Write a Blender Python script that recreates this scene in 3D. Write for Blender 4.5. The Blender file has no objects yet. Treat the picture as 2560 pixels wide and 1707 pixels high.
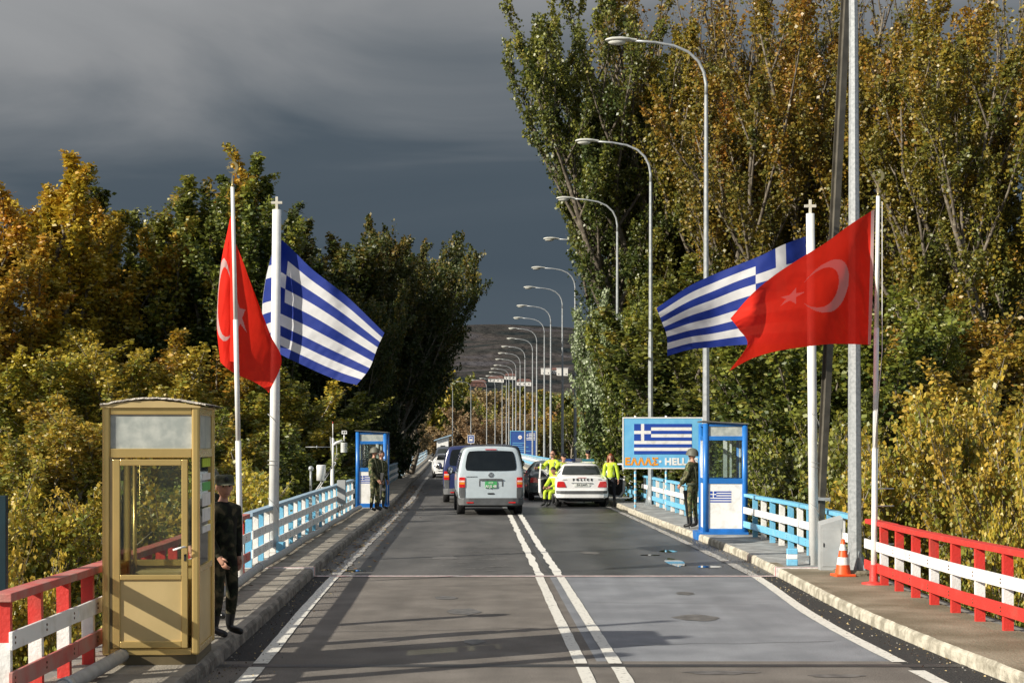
import bpy, math, random
import numpy as np
from mathutils import Vector, Matrix
from mathutils import noise as mnoise
R = math.radians
C = bpy.context.scene.collection
S = bpy.context.scene
rnd = random.Random(7)

# ---------------------------------------------------------------- camera, sky, sun, exposure
F = 3900.0                      # focal length in pixels of a 2560 px wide frame
EYE = 2.10                      # eye height above the road
cam_d = bpy.data.cameras.new('camera'); cam = bpy.data.objects.new('camera', cam_d); C.objects.link(cam)
cam.location = (0, 0, EYE); cam.rotation_euler = (R(90), 0, 0)
cam_d.sensor_width = 36; cam_d.lens = 36*F/2560; cam_d.shift_y = (1104-853.5)/2560
cam_d.clip_start = 0.1; cam_d.clip_end = 9000
S.camera = cam
SUN_AZ, SUN_EL = R(29), R(26)   # light travels towards +X turned this far to +Y
sdir = Vector((-math.cos(SUN_AZ)*math.cos(SUN_EL), -math.sin(SUN_AZ)*math.cos(SUN_EL), math.sin(SUN_EL)))
sl = bpy.data.lights.new('sun', 'SUN'); sl.energy = 5.0; sl.angle = R(0.5); sl.color = (1.0, .93, .80)
so = bpy.data.objects.new('sun', sl); C.objects.link(so)
so.rotation_euler = sdir.to_track_quat('Z', 'Y').to_euler(); so.location = (-20, -10, 20)
W = bpy.data.worlds.new('World'); S.world = W; W.use_nodes = True
nt = W.node_tree; N = nt.nodes; N.clear(); L = nt.links.new
out = N.new('ShaderNodeOutputWorld')
sky = N.new('ShaderNodeTexSky'); sky.sky_type = 'NISHITA'; sky.sun_disc = False
sky.sun_elevation = SUN_EL; sky.sun_rotation = math.atan2(sdir.x, sdir.y); sky.air_density = 1.0
bs = N.new('ShaderNodeBackground'); bs.inputs[1].default_value = .08; L(sky.outputs[0], bs.inputs[0])
tc = N.new('ShaderNodeTexCoord'); sp = N.new('ShaderNodeSeparateXYZ'); L(tc.outputs['Generated'], sp.inputs[0])
mp = N.new('ShaderNodeMapping'); mp.inputs['Scale'].default_value = (2.0, 2.0, 9); L(tc.outputs['Generated'], mp.inputs[0])
n1 = N.new('ShaderNodeTexNoise'); n1.inputs['Scale'].default_value = 1.3; n1.inputs['Detail'].default_value = 6; n1.inputs['Distortion'].default_value = .9; n1.inputs['Roughness'].default_value = .5
L(mp.outputs[0], n1.inputs['Vector'])
def wmath(op, a, b):
    m = N.new('ShaderNodeMath'); m.operation = op
    for i, q in enumerate((a, b)):
        if isinstance(q, (int, float)): m.inputs[i].default_value = q
        else: L(q, m.inputs[i])
    return m.outputs[0]
lump = wmath('MULTIPLY', wmath('SUBTRACT', n1.outputs[0], .5), .20)
side = wmath('MULTIPLY', sp.outputs[0], -.13)
elev = wmath('ADD', wmath('ADD', sp.outputs[2], lump), side)
cr = N.new('ShaderNodeValToRGB'); L(elev, cr.inputs[0])
els = cr.color_ramp.elements
els[0].position = 0.0; els[0].color = (.078, .098, .116, 1)
els[1].position = 1.0; els[1].color = (.40, .41, .43, 1)
for p_, c_ in ((.05, (.066, .086, .105, 1)), (.13, (.052, .071, .090, 1)), (.185, (.062, .081, .100, 1)), (.225, (.125, .14, .155, 1)), (.27, (.215, .222, .23, 1)), (.36, (.30, .305, .31, 1))):
    e = els.new(p_); e.color = c_
bc = N.new('ShaderNodeBackground'); L(cr.outputs[0], bc.inputs[0]); bc.inputs[1].default_value = .90
gap = N.new('ShaderNodeTexNoise'); gap.inputs['Scale'].default_value = 1.6; gap.inputs['Detail'].default_value = 5
L(tc.outputs['Generated'], gap.inputs['Vector'])
gr = N.new('ShaderNodeMapRange'); gr.inputs[1].default_value = .52; gr.inputs[2].default_value = .68
L(wmath('SUBTRACT', gap.outputs[0], wmath('MULTIPLY', sp.outputs[1], .14)), gr.inputs[0])
mx = N.new('ShaderNodeMixShader'); L(gr.outputs[0], mx.inputs[0]); L(bc.outputs[0], mx.inputs[1]); L(bs.outputs[0], mx.inputs[2]); L(mx.outputs[0], out.inputs[0])
S.view_settings.view_transform = 'Standard'; S.view_settings.look = 'None'; S.view_settings.gamma = 1
S.view_settings.exposure = 0.5
S.cycles.max_bounces = 6; S.cycles.transparent_max_bounces = 12

# ---------------------------------------------------------------- materials
def mat(name, col, rough=.6, metal=0, spec=.5, var=.12, scale=6, bump=0, bscale=60, col2=None, t=(.4, .65), trans=0, alpha=1, detail=4, glass=False, coat=0, stretch=None, speck=0):
    """Principled with noise between col and col2 (or a lighter/darker col) in object or world space."""
    m = bpy.data.materials.new(name); m.use_nodes = True; n = m.node_tree.nodes; l = m.node_tree.links.new
    b = n['Principled BSDF']; o = n['Material Output']
    b.inputs['Roughness'].default_value = rough; b.inputs['Metallic'].default_value = metal
    b.inputs['Specular IOR Level'].default_value = spec
    if coat: b.inputs['Coat Weight'].default_value = coat; b.inputs['Coat Roughness'].default_value = .05
    c = Vector(col)
    if col2 is None: ca, cb = c*(1-var), c*(1+var)
    else: ca, cb = c, Vector(col2)
    g = n.new('ShaderNodeNewGeometry')
    v = g.outputs['Position']
    if stretch:
        mm = n.new('ShaderNodeMapping'); mm.inputs['Scale'].default_value = stretch; l(v, mm.inputs[0]); v = mm.outputs[0]
    tx = n.new('ShaderNodeTexNoise'); tx.inputs['Scale'].default_value = scale; tx.inputs['Detail'].default_value = detail; l(v, tx.inputs['Vector'])
    rp = n.new('ShaderNodeValToRGB'); l(tx.outputs[0], rp.inputs[0])
    rp.color_ramp.elements[0].position = t[0]; rp.color_ramp.elements[1].position = t[1]
    rp.color_ramp.elements[0].color = (*ca, 1); rp.color_ramp.elements[1].color = (*cb, 1)
    l(rp.outputs[0], b.inputs['Base Color'])
    if speck:
        t5 = n.new('ShaderNodeTexNoise'); t5.inputs['Scale'].default_value = 70; t5.inputs['Detail'].default_value = 2; l(g.outputs['Position'], t5.inputs['Vector'])
        m5 = n.new('ShaderNodeMapRange'); m5.inputs[1].default_value = .3; m5.inputs[2].default_value = .7; m5.inputs[3].default_value = 1-speck; m5.inputs[4].default_value = 1+speck; l(t5.outputs[0], m5.inputs[0])
        t6 = n.new('ShaderNodeTexNoise'); t6.inputs['Scale'].default_value = .55; t6.inputs['Detail'].default_value = 3; mp6 = n.new('ShaderNodeMapping'); mp6.inputs['Scale'].default_value = (3.0, .10, 1); l(g.outputs['Position'], mp6.inputs[0]); l(mp6.outputs[0], t6.inputs['Vector'])
        m6 = n.new('ShaderNodeMapRange'); m6.inputs[1].default_value = .35; m6.inputs[2].default_value = .65; m6.inputs[3].default_value = .86; m6.inputs[4].default_value = 1.12; l(t6.outputs[0], m6.inputs[0])
        m7 = n.new('ShaderNodeMath'); m7.operation = 'MULTIPLY'; l(m5.outputs[0], m7.inputs[0]); l(m6.outputs[0], m7.inputs[1])
        vm = n.new('ShaderNodeVectorMath'); vm.operation = 'SCALE'; l(rp.outputs[0], vm.inputs[0]); l(m7.outputs[0], vm.inputs['Scale']); l(vm.outputs[0], b.inputs['Base Color'])
    if bump:
        t2 = n.new('ShaderNodeTexNoise'); t2.inputs['Scale'].default_value = bscale; t2.inputs['Detail'].default_value = 3; l(g.outputs['Position'], t2.inputs['Vector'])
        bp = n.new('ShaderNodeBump'); bp.inputs['Strength'].default_value = bump; bp.inputs['Distance'].default_value = .02; l(t2.outputs[0], bp.inputs['Height']); l(bp.outputs[0], b.inputs['Normal'])
    if glass:
        tr = n.new('ShaderNodeBsdfTransparent'); tr.inputs[0].default_value = (*col, 1)
        gl = n.new('ShaderNodeBsdfGlossy'); gl.inputs['Roughness'].default_value = rough
        fr = n.new('ShaderNodeFresnel'); fr.inputs[0].default_value = 1.5
        ad = n.new('ShaderNodeMath'); ad.operation = 'MULTIPLY_ADD'; ad.inputs[1].default_value = 1.0; ad.inputs[2].default_value = spec*.06; l(fr.outputs[0], ad.inputs[0])
        ms = n.new('ShaderNodeMixShader'); l(ad.outputs[0], ms.inputs[0]); l(tr.outputs[0], ms.inputs[1]); l(gl.outputs[0], ms.inputs[2]); l(ms.outputs[0], o.inputs[0])
    elif trans:
        tr = n.new('ShaderNodeBsdfTranslucent'); l(rp.outputs[0], tr.inputs[0])
        ms = n.new('ShaderNodeMixShader'); ms.inputs[0].default_value = trans; l(b.outputs[0], ms.inputs[1]); l(tr.outputs[0], ms.inputs[2])
        last = ms.outputs[0]
        if alpha < 1:
            tp = n.new('ShaderNodeBsdfTransparent'); tp.inputs[0].default_value = (*[min(1, q*1.3+.1) for q in col], 1)
            m2 = n.new('ShaderNodeMixShader'); m2.inputs[0].default_value = 1-alpha; l(last, m2.inputs[1]); l(tp.outputs[0], m2.inputs[2]); last = m2.outputs[0]
        l(last, o.inputs[0])
    return m

def leaf_mat(name, cols, trans=.3, rough=.42):
    m = bpy.data.materials.new(name); m.use_nodes = True; n = m.node_tree.nodes; l = m.node_tree.links.new
    b = n['Principled BSDF']; o = n['Material Output']; b.inputs['Roughness'].default_value = rough; b.inputs['Specular IOR Level'].default_value = .55
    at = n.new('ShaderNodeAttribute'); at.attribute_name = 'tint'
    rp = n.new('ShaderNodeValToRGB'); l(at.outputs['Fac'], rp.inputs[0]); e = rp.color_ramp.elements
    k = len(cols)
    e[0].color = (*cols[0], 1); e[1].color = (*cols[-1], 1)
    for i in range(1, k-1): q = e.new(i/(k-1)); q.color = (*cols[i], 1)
    oi = n.new('ShaderNodeObjectInfo'); hs = n.new('ShaderNodeHueSaturation')
    mr = n.new('ShaderNodeMapRange'); mr.inputs[3].default_value = .487; mr.inputs[4].default_value = .513; l(oi.outputs['Random'], mr.inputs[0]); l(mr.outputs[0], hs.inputs['Hue'])
    l(rp.outputs[0], hs.inputs['Color']); l(hs.outputs[0], b.inputs['Base Color'])
    tr = n.new('ShaderNodeBsdfTranslucent'); l(hs.outputs[0], tr.inputs[0])
    ms = n.new('ShaderNodeMixShader'); ms.inputs[0].default_value = trans; l(b.outputs[0], ms.inputs[1]); l(tr.outputs[0], ms.inputs[2]); l(ms.outputs[0], o.inputs[0])
    return m

def sewn_mat(name):
    # white cloth sewn on red: reflects white, lets red light through
    m = bpy.data.materials.new(name); m.use_nodes = True; n = m.node_tree.nodes; l = m.node_tree.links.new
    b = n['Principled BSDF']; b.inputs['Base Color'].default_value = (.70, .60, .58, 1); b.inputs['Roughness'].default_value = .8; b.inputs['Specular IOR Level'].default_value = .1
    tr = n.new('ShaderNodeBsdfTranslucent'); tr.inputs[0].default_value = (.62, .03, .02, 1)
    ms = n.new('ShaderNodeMixShader'); ms.inputs[0].default_value = .55; l(b.outputs[0], ms.inputs[1]); l(tr.outputs[0], ms.inputs[2]); l(ms.outputs[0], n['Material Output'].inputs[0]); return m

def line_mat(name, paint, under, amt):
    m = mat(name, under, .75, col2=paint, scale=22, t=(amt-.07, amt+.07), bump=.25, bscale=90, detail=8)
    return m

def camo_mat(name, cols, scale=9):
    m = bpy.data.materials.new(name); m.use_nodes = True; n = m.node_tree.nodes; l = m.node_tree.links.new
    b = n['Principled BSDF']; b.inputs['Roughness'].default_value = .85; b.inputs['Specular IOR Level'].default_value = .2
    tc = n.new('ShaderNodeTexCoord'); tx = n.new('ShaderNodeTexNoise'); tx.inputs['Scale'].default_value = scale; tx.inputs['Detail'].default_value = 1.5; tx.inputs['Distortion'].default_value = .8
    l(tc.outputs['Object'], tx.inputs['Vector']); rp = n.new('ShaderNodeValToRGB'); rp.color_ramp.interpolation = 'CONSTANT'; l(tx.outputs[0], rp.inputs[0]); e = rp.color_ramp.elements
    e[0].color = (*cols[0], 1); e[0].position = 0; e[1].position = .44; e[1].color = (*cols[1], 1)
    q = e.new(.51); q.color = (*cols[2], 1); q = e.new(.585); q.color = (*cols[3], 1)
    l(rp.outputs[0], b.inputs['Base Color'])
    return m

M = {}
def D(k, *a, **kw): M[k] = mat(k, *a, **kw)
D('asphalt', (.072, .070, .067), .62, col2=(.118, .113, .107), scale=1.1, bump=.5, bscale=130, detail=9, stretch=(1, .35, 1), speck=.22)
D('asphalt_wet', (.046, .047, .050), .36, col2=(.092, .092, .094), scale=.9, bump=.35, bscale=120, detail=9, t=(.38, .62), stretch=(1, .3, 1), speck=.18)
D('asphalt_old', (.140, .124, .108), .85, col2=(.195, .174, .153), scale=1.6, bump=.8, bscale=110, detail=10, speck=.32)
D('asphalt_patch', (.185, .194, .212), .75, col2=(.25, .26, .28), scale=1.3, bump=.6, bscale=120, detail=10, speck=.24)
D('gutter', (.020, .019, .019), .9, col2=(.10, .085, .07), scale=38, t=(.58, .70), bump=.8, bscale=60, detail=6)
D('joint', (.03, .03, .03), .5, bump=.3)
M['line'] = line_mat('line', (.66, .64, .58), (.16, .15, .14), .36)
M['line_worn'] = line_mat('line_worn', (.47, .45, .42), (.09, .088, .085), .47)
M['line_fresh'] = line_mat('line_fresh', (.72, .70, .64), (.3, .28, .25), .30)
D('border_white', (.62, .60, .58), .6, var=.2, scale=14)
D('border_red', (.42, .05, .05), .6, var=.3, scale=14)
D('slab', (.19, .17, .14), .85, col2=(.33, .30, .25), scale=2.4, bump=.6, bscale=45, detail=8)
D('slab_grey', (.20, .20, .195), .85, col2=(.36, .36, .35), scale=3, bump=.5, bscale=45, detail=8)
D('concrete', (.155, .125, .078), .85, col2=(.27, .225, .16), scale=1.3, bump=.7, bscale=30, detail=8)
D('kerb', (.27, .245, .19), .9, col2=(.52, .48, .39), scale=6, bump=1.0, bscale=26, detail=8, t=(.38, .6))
D('kerb_shaded', (.11, .10, .085), .9, col2=(.26, .235, .20), scale=5, bump=1.0, bscale=26, detail=8)  # kerb concrete with the shade of the left face in its colour
D('deckside', (.22, .21, .19), .9, bump=.4, bscale=20)
D('red', (.60, .035, .026), .55, col2=(.46, .055, .04), scale=5, t=(.5, .72), detail=9, bump=.25, bscale=40)
D('white', (.79, .78, .76), .55, col2=(.60, .58, .53), scale=5, t=(.52, .75), detail=9, bump=.25, bscale=40)
D('red_shaded', (.50, .10, .085), .65, col2=(.42, .20, .17), scale=4, bump=.2)  # dull pinkish red: shade on the left rails put into the colour
D('sky_blue', (.15, .45, .68), .5, col2=(.25, .50, .64), scale=5, t=(.5, .72), detail=9, bump=.25, bscale=40)
D('grey_blue', (.30, .42, .52), .55, var=.12, scale=5)
D('blue', (.018, .16, .50), .35, var=.1, scale=5, spec=.6)
D('dark_blue', (.02, .05, .17), .3)
D('flag_blue', (.008, .032, .27), .75, var=.04, trans=.42)
D('flag_white', (.74, .74, .76), .75, var=.03, trans=.45)
D('flag_red', (.80, .030, .014), .75, var=.04, trans=.40, alpha=.93, spec=.2)
M['flag_red_white'] = sewn_mat('flag_red_white')
D('pole_white', (.76, .76, .74), .38, var=.05, scale=5)
D('lamp_metal', (.36, .38, .39), .42, metal=.25, var=.15, scale=9)
D('galv', (.42, .44, .45), .45, metal=.35, col2=(.30, .32, .33), scale=24, detail=6)
D('lamp_head', (.55, .55, .50), .45, var=.1)
D('lens', (.62, .62, .56), .25)
D('steel_brown', (.11, .10, .08), .55, metal=.2, var=.2, scale=5)
D('gold', (.68, .49, .19), .27, metal=.6, col2=(.60, .43, .165), scale=3, t=(.4, .7), detail=6)
D('gold_panel', (.66, .50, .24), .42, metal=.35, col2=(.56, .42, .19), scale=2.5, t=(.35, .7), detail=6, bump=.12, bscale=4)
D('gold_dark', (.10, .075, .035), .5)
D('frosted', (.33, .36, .34), .35, col2=(.48, .50, .46), scale=9, detail=8)
D('roofstone', (.62, .56, .48), .9, var=.15, scale=30, bump=.8)
D('roofdark', (.12, .12, .11), .8)
D('finial', (.50, .40, .20), .35, metal=.8)
D('cross', (.60, .57, .48), .6)
D('glass', (.82, .88, .86), .02, glass=True, spec=1)
D('glass_dusty', (.88, .90, .84), .04, glass=True, spec=.8)
D('car_glass', (.010, .012, .013), .08, spec=.3)
D('car_glass_lt', (.025, .03, .03), .06, spec=.45)
D('black', (.012, .012, .013), .5)
D('rubber', (.018, .018, .019), .8)
D('interior', (.02, .02, .022), .8)
D('plastic', (.085, .088, .092), .55)
D('chrome', (.6, .6, .62), .15, metal=1)
D('silver_blue', (.50, .57, .61), .30, metal=.1, var=.03, coat=.6)
D('navy', (.022, .032, .11), .22, var=.03, coat=.8)
D('car_white', (.76, .76, .76), .28, var=.02, coat=.7)
D('car_grey', (.075, .095, .095), .3, metal=.3, var=.03, coat=.6)
D('car_dark', (.02, .026, .04), .25, coat=.7)
D('tail_red', (.55, .012, .012), .15, coat=.8)
D('tail_clear', (.70, .55, .50), .15, coat=.8)
D('tail_amber', (.75, .25, .02), .15, coat=.8)
D('plate_green', (.07, .36, .12), .4, var=.05)
D('plate_white', (.72, .74, .70), .4)
D('bar_blue', (.01, .05, .22), .12, coat=1)
D('bar_teal', (.02, .14, .18), .12, coat=1)
D('rim', (.35, .36, .37), .3, metal=.8)
D('cone', (.85, .10, .02), .45, var=.05)
D('cabinet', (.36, .37, .37), .5, var=.06)
D('grey_pipe', (.34, .34, .33), .5, var=.12, scale=8)
D('sign_blue', (.135, .43, .72), .5, col2=(.18, .50, .76), scale=3)
D('sign_flag', (.012, .06, .36), .5, var=.05)
D('sign_orange', (.82, .32, .012), .5, var=.05)
D('far_sign', (.03, .085, .30), .5, var=.1)
D('teal', (.003, .022, .032), .6, spec=.3)
D('skin', (.48, .25, .17), .55, var=.08, scale=30)
D('hair', (.03, .018, .012), .6)
D('hair_red', (.20, .045, .014), .6)
D('helmet', (.10, .10, .075), .6, var=.1, scale=40)
D('navycloth', (.008, .009, .015), .9)
D('neon', (.50, .66, .03), .75, col2=(.40, .52, .03), scale=9, bump=1.0, bscale=11)
D('reflect', (.62, .66, .58), .35)
D('boot', (.010, .010, .011), .28)
D('shirt', (.28, .34, .44), .8)
D('gun', (.014, .014, .015), .4)
D('bark', (.085, .068, .050), .9, col2=(.20, .17, .13), scale=5, bump=.6, bscale=14)
D('bark_pale', (.22, .19, .145), .9, col2=(.34, .30, .24), scale=5, bump=.6, bscale=14)
D('dirt', (.075, .055, .036), .95, col2=(.13, .10, .055), scale=.35, detail=8, bump=.6, bscale=3)
D('house_white', (.72, .70, .66), .8)
D('house_roof', (.13, .062, .048), .8)
D('dark_window', (.03, .035, .04), .3)
D('sticker_green', (.06, .42, .06), .5)
M['camo_dark'] = camo_mat('camo_dark', [(.008, .008, .006), (.016, .020, .010), (.032, .030, .017), (.075, .062, .035)])
M['camo'] = camo_mat('camo', [(.03, .04, .018), (.12, .095, .05), (.05, .08, .03), (.26, .235, .13)])
GREEN = (.048, .072, .014); DKG = (.024, .042, .010); YEL = (.36, .25, .026); ORG = (.33, .14, .016); LIME = (.18, .195, .028); BRN = (.14, .065, .016); OLV = (.108, .115, .020)
M['leaf_gold'] = leaf_mat('leaf_gold', [tuple(min(.6, q*1.5) for q in c_) for c_ in [GREEN, OLV, LIME, (.24, .185, .025), YEL, (.36, .19, .02)]])
M['leaf_mixed'] = leaf_mat('leaf_mixed', [tuple(min(.6, q*1.3) for q in c_) for c_ in [DKG, GREEN, (.055, .075, .016), OLV, LIME, (.22, .18, .025)]])
M['leaf_amber'] = leaf_mat('leaf_amber', [(.10, .13, .02), (.26, .22, .035), (.46, .34, .035), (.56, .36, .028), (.50, .25, .02)])
M['leaf_dark'] = leaf_mat('leaf_dark', [(.018, .032, .009), DKG, GREEN, (.065, .085, .016), (.13, .12, .018), (.20, .14, .018)], rough=.5)
M['leaf_rust'] = leaf_mat('leaf_rust', [tuple(min(.6, q*1.25) for q in c_) for c_ in [(.032, .046, .010), OLV, (.125, .118, .020), (.20, .155, .020), (.27, .175, .020), (.26, .125, .015)]])
M['leaf_shrub'] = leaf_mat('leaf_shrub', [tuple(min(.6, q*1.4) for q in c_) for c_ in [GREEN, OLV, LIME, (.20, .18, .026), YEL, (.34, .26, .04)]])
M['leaf_silver'] = leaf_mat('leaf_silver', [tuple(min(.6, q*1.3) for q in c_) for c_ in [(.05, .085, .02), (.075, .11, .03), (.14, .18, .06), (.28, .32, .19), (.38, .42, .29)]])
M['leaf_brown'] = leaf_mat('leaf_brown', [(.13, .115, .055), (.24, .18, .095), (.31, .235, .13), (.30, .19, .085), (.40, .30, .15)], rough=.7)

# ---------------------------------------------------------------- mesh helpers
class MB:
    def __init__(s): s.v = []; s.f = []; s.m = []; s.s = []; s.M = None
    def add(s, vs, fs, m=0, smooth=False):
        o = len(s.v)
        if s.M is not None: vs = [tuple(s.M @ Vector(p)) for p in vs]
        s.v += [tuple(p) for p in vs]
        for i, f in enumerate(fs):
            s.f.append(tuple(o+q for q in f)); s.m.append(m[i] if isinstance(m, (list, tuple)) else m); s.s.append(smooth)
        return s
    def box(s, x0, x1, y0, y1, z0, z1, m=0, rot=None, piv=None):
        vs = [(x, y, z) for x in (x0, x1) for y in (y0, y1) for z in (z0, z1)]
        if rot is not None:
            pv = Vector(piv if piv else ((x0+x1)/2, (y0+y1)/2, (z0+z1)/2)); vs = [pv + rot @ (Vector(p)-pv) for p in vs]
        return s.add(vs, [(0, 1, 3, 2), (4, 6, 7, 5), (0, 4, 5, 1), (2, 3, 7, 6), (0, 2, 6, 4), (1, 5, 7, 3)], m)
    def beam(s, a, b, w, h, m=0):
        a = Vector(a); b = Vector(b); d = (b-a).normalized(); up = Vector((0, 0, 1)) if abs(d.z) < .95 else Vector((0, 1, 0))
        x = d.cross(up).normalized()*w/2; y = x.cross(d).normalized()*h/2
        vs = [a-x-y, a+x-y, a+x+y, a-x+y, b-x-y, b+x-y, b+x+y, b-x+y]
        return s.add(vs, [(3, 2, 1, 0), (4, 5, 6, 7), (0, 1, 5, 4), (1, 2, 6, 5), (2, 3, 7, 6), (3, 0, 4, 7)], m)
    def tube(s, pts, r, n=8, m=0, caps=True, smooth=True):
        pts = [Vector(p) for p in pts]; k = len(pts); rs = r if isinstance(r, (list, tuple)) else [r]*k
        vs = []; prev = None
        for i, p in enumerate(pts):
            d = (pts[min(i+1, k-1)]-pts[max(i-1, 0)]).normalized()
            if prev is None:
                ref = Vector((1, 0, 0)) if abs(d.x) < .9 else Vector((0, 1, 0)); x = d.cross(ref).normalized()
            else: x = (prev - d*prev.dot(d)).normalized()
            prev = x; y = d.cross(x)
            for j in range(n):
                a = 2*math.pi*j/n; vs.append(p + (x*math.cos(a)+y*math.sin(a))*rs[i])
        fs = [(i*n+j, i*n+(j+1) % n, (i+1)*n+(j+1) % n, (i+1)*n+j) for i in range(k-1) for j in range(n)]
        s.add(vs, fs, m, smooth)
        if caps:
            o = len(s.v)-len(vs)
            s.f.append(tuple(o+j for j in range(n))[::-1]); s.m.append(m); s.s.append(False)
            s.f.append(tuple(o+(k-1)*n+j for j in range(n))); s.m.append(m); s.s.append(False)
        return s
    def lathe(s, prof, n=16, c=(0, 0, 0), ax='z', m=0, smooth=True):
        c = Vector(c); vs = []
        for (r, z) in prof:
            for j in range(n):
                a = 2*math.pi*j/n; q = (r*math.cos(a), r*math.sin(a), z)
                if ax == 'x': q = (q[2], q[0], q[1])
                if ax == 'y': q = (q[0], q[2], q[1])
                vs.append(c+Vector(q))
        k = len(prof); mm = m
        fs = [(i*n+j, i*n+(j+1) % n, (i+1)*n+(j+1) % n, (i+1)*n+j) for i in range(k-1) for j in range(n)]
        if isinstance(m, (list, tuple)): mm = [m[i] for i in range(k-1) for j in range(n)]
        s.add(vs, fs, mm, smooth)
        return s
    def ell(s, c, r, n=12, k=8, m=0):
        c = Vector(c); prof = []
        vs = []
        for i in range(k+1):
            t = math.pi*i/k
            for j in range(n):
                a = 2*math.pi*j/n; vs.append(c+Vector((r[0]*math.sin(t)*math.cos(a), r[1]*math.sin(t)*math.sin(a), -r[2]*math.cos(t))))
        return s.add(vs, [(i*n+j, i*n+(j+1) % n, (i+1)*n+(j+1) % n, (i+1)*n+j) for i in range(k) for j in range(n)], m, True)
    def prism(s, poly, y0, y1, m=0, plane='xz'):
        """poly in a plane, extruded along the third axis"""
        n = len(poly)
        def q(p, t): return (p[0], t, p[1]) if plane == 'xz' else ((t, p[0], p[1]) if plane == 'yz' else (p[0], p[1], t))
        vs = [q(p, y0) for p in poly]+[q(p, y1) for p in poly]
        return s.add(vs, [tuple(range(n))[::-1], tuple(range(n, 2*n))]+[(i, (i+1) % n, n+(i+1) % n, n+i) for i in range(n)], m)
    def build(s, name, mats, parent=None, bevel=0, sub=0, loc=None, smooth=None):
        me = bpy.data.meshes.new(name); me.from_pydata(s.v, [], s.f)
        for q in (mats if isinstance(mats, (list, tuple)) else [mats]): me.materials.append(M[q] if isinstance(q, str) else q)
        me.polygons.foreach_set('material_index', s.m)
        me.polygons.foreach_set('use_smooth', s.s if smooth is None else [smooth]*len(s.f))
        me.validate(); me.update()
        o = bpy.data.objects.new(name, me); C.objects.link(o)
        if parent: o.parent = parent
        if loc is not None: o.location = loc
        if bevel:
            b = o.modifiers.new('bevel', 'BEVEL'); b.width = bevel; b.segments = 2; b.limit_method = 'ANGLE'
        if sub:
            b = o.modifiers.new('sub', 'SUBSURF'); b.levels = sub; b.render_levels = sub
        return o

def thing(name, label, cat, loc=(0, 0, 0), rz=0, group=None):
    o = bpy.data.objects.new(name, None); C.objects.link(o); o.location = loc; o.rotation_euler = (0, 0, rz)
    o.empty_display_size = .2
    o['label'] = label; o['category'] = cat
    if group: o['group'] = group
    return o
def tag(o, label, cat, group=None):
    o['label'] = label; o['category'] = cat
    if group: o['group'] = group
    return o
def struct(o, label=None, kind='structure'):
    o['kind'] = kind
    if label: o['label'] = label
    return o
def world_child(o, T):
    """a part whose mesh was written in world coordinates, under an unrotated thing"""
    o.parent = T; o.location = -Vector(T.location); return o
def dup(root, loc, rz=0, label=None, scale=1, mats=None):
    r = root.copy(); C.objects.link(r); r.location = loc; r.rotation_euler = (0, 0, rz); r.scale = (scale,)*3 if not isinstance(scale, tuple) else scale
    if label: r['label'] = label
    for ch in list(root.children):
        c = ch.copy(); C.objects.link(c); c.parent = r
        for g in ch.children:
            d = g.copy(); C.objects.link(d); d.parent = c
    return r
def swap_mat(T, part, m):
    for c in T.children:
        if c.name.split('.')[0] == part:
            c.material_slots[0].link = 'OBJECT'; c.material_slots[0].material = M[m]
def text_mb(body, size, m, mats, name, parent, loc, rot=(math.pi/2, 0, 0), depth=.004, bold=0, sx=1, spacing=1, align='CENTER', mesh_only=False):
    cu = bpy.data.curves.new(name, 'FONT'); cu.body = body; cu.size = size; cu.extrude = depth; cu.offset = bold; cu.align_x = align; cu.align_y = 'CENTER'; cu.space_character = spacing; cu.resolution_u = 3
    o = bpy.data.objects.new(name, cu); C.objects.link(o)
    bpy.context.view_layer.update()
    me = bpy.data.meshes.new_from_object(o.evaluated_get(bpy.context.evaluated_depsgraph_get()))
    bpy.data.objects.remove(o); bpy.data.curves.remove(cu)
    me.materials.clear(); me.materials.append(M[m])
    q = bpy.data.objects.new(name, me); C.objects.link(q); q.location = loc; q.rotation_euler = rot; q.scale = (sx, 1, 1)
    if parent: q.parent = parent
    return q

# ---------------------------------------------------------------- the course of the road
_d = np.arange(-20, 262, .5)
def smooth_curve(pts, w=9):
    x = np.interp(_d, [p[0] for p in pts], [p[1] for p in pts]); k = np.hanning(w*2+1); k /= k.sum()
    xp = np.concatenate([np.full(w, x[0]), x, np.full(w, x[-1])]); return np.convolve(xp, k, 'valid')
_L = smooth_curve([(-20, -2.7), (13, -2.72), (16, -2.81), (19, -2.9), (24, -3.1), (28, -3.24), (35, -3.43), (44, -3.66), (56, -4.06), (76, -4.9), (101, -5.8), (126, -6.8), (160, -8.2), (200, -9.9), (230, -12.2), (262, -16)])
_R = smooth_curve([(-20, 4.9), (10, 4.6), (14.3, 4.28), (18, 4.08), (23, 4.14), (28, 4.2), (32.6, 4.03), (37, 3.83), (44.7, 3.52), (50, 3.4), (60, 3.1), (76, 2.45), (101, 1.62), (126, .75), (160, -.5), (200, -2.0), (230, -4.1), (262, -8)])
_LL = smooth_curve([(-20, -2.1), (13.6, -2.31), (18, -2.53), (24, -2.76), (37.7, -3.12), (56, -3.6), (76, -4.4), (101, -5.3), (160, -7.7), (200, -9.4), (262, -15)])
_RL = smooth_curve([(-20, 3.9), (13.6, 3.76), (16.6, 3.6), (20, 3.62), (24, 3.84), (33.5, 3.6), (47.6, 3.2), (60, 2.75), (76, 2.1), (101, 1.2), (160, -.9), (200, -2.4), (262, -8.4)])
_CC = smooth_curve([(-20, 1.0), (13.6, .87), (17.6, .73), (24, .60), (33, .36), (45, .09), (60, -.45), (76, -1.15), (101, -2.1), (126, -3.1), (160, -4.4), (200, -6), (262, -12)], 14)
def KL(d): return float(np.interp(d, _d, _L))
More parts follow.
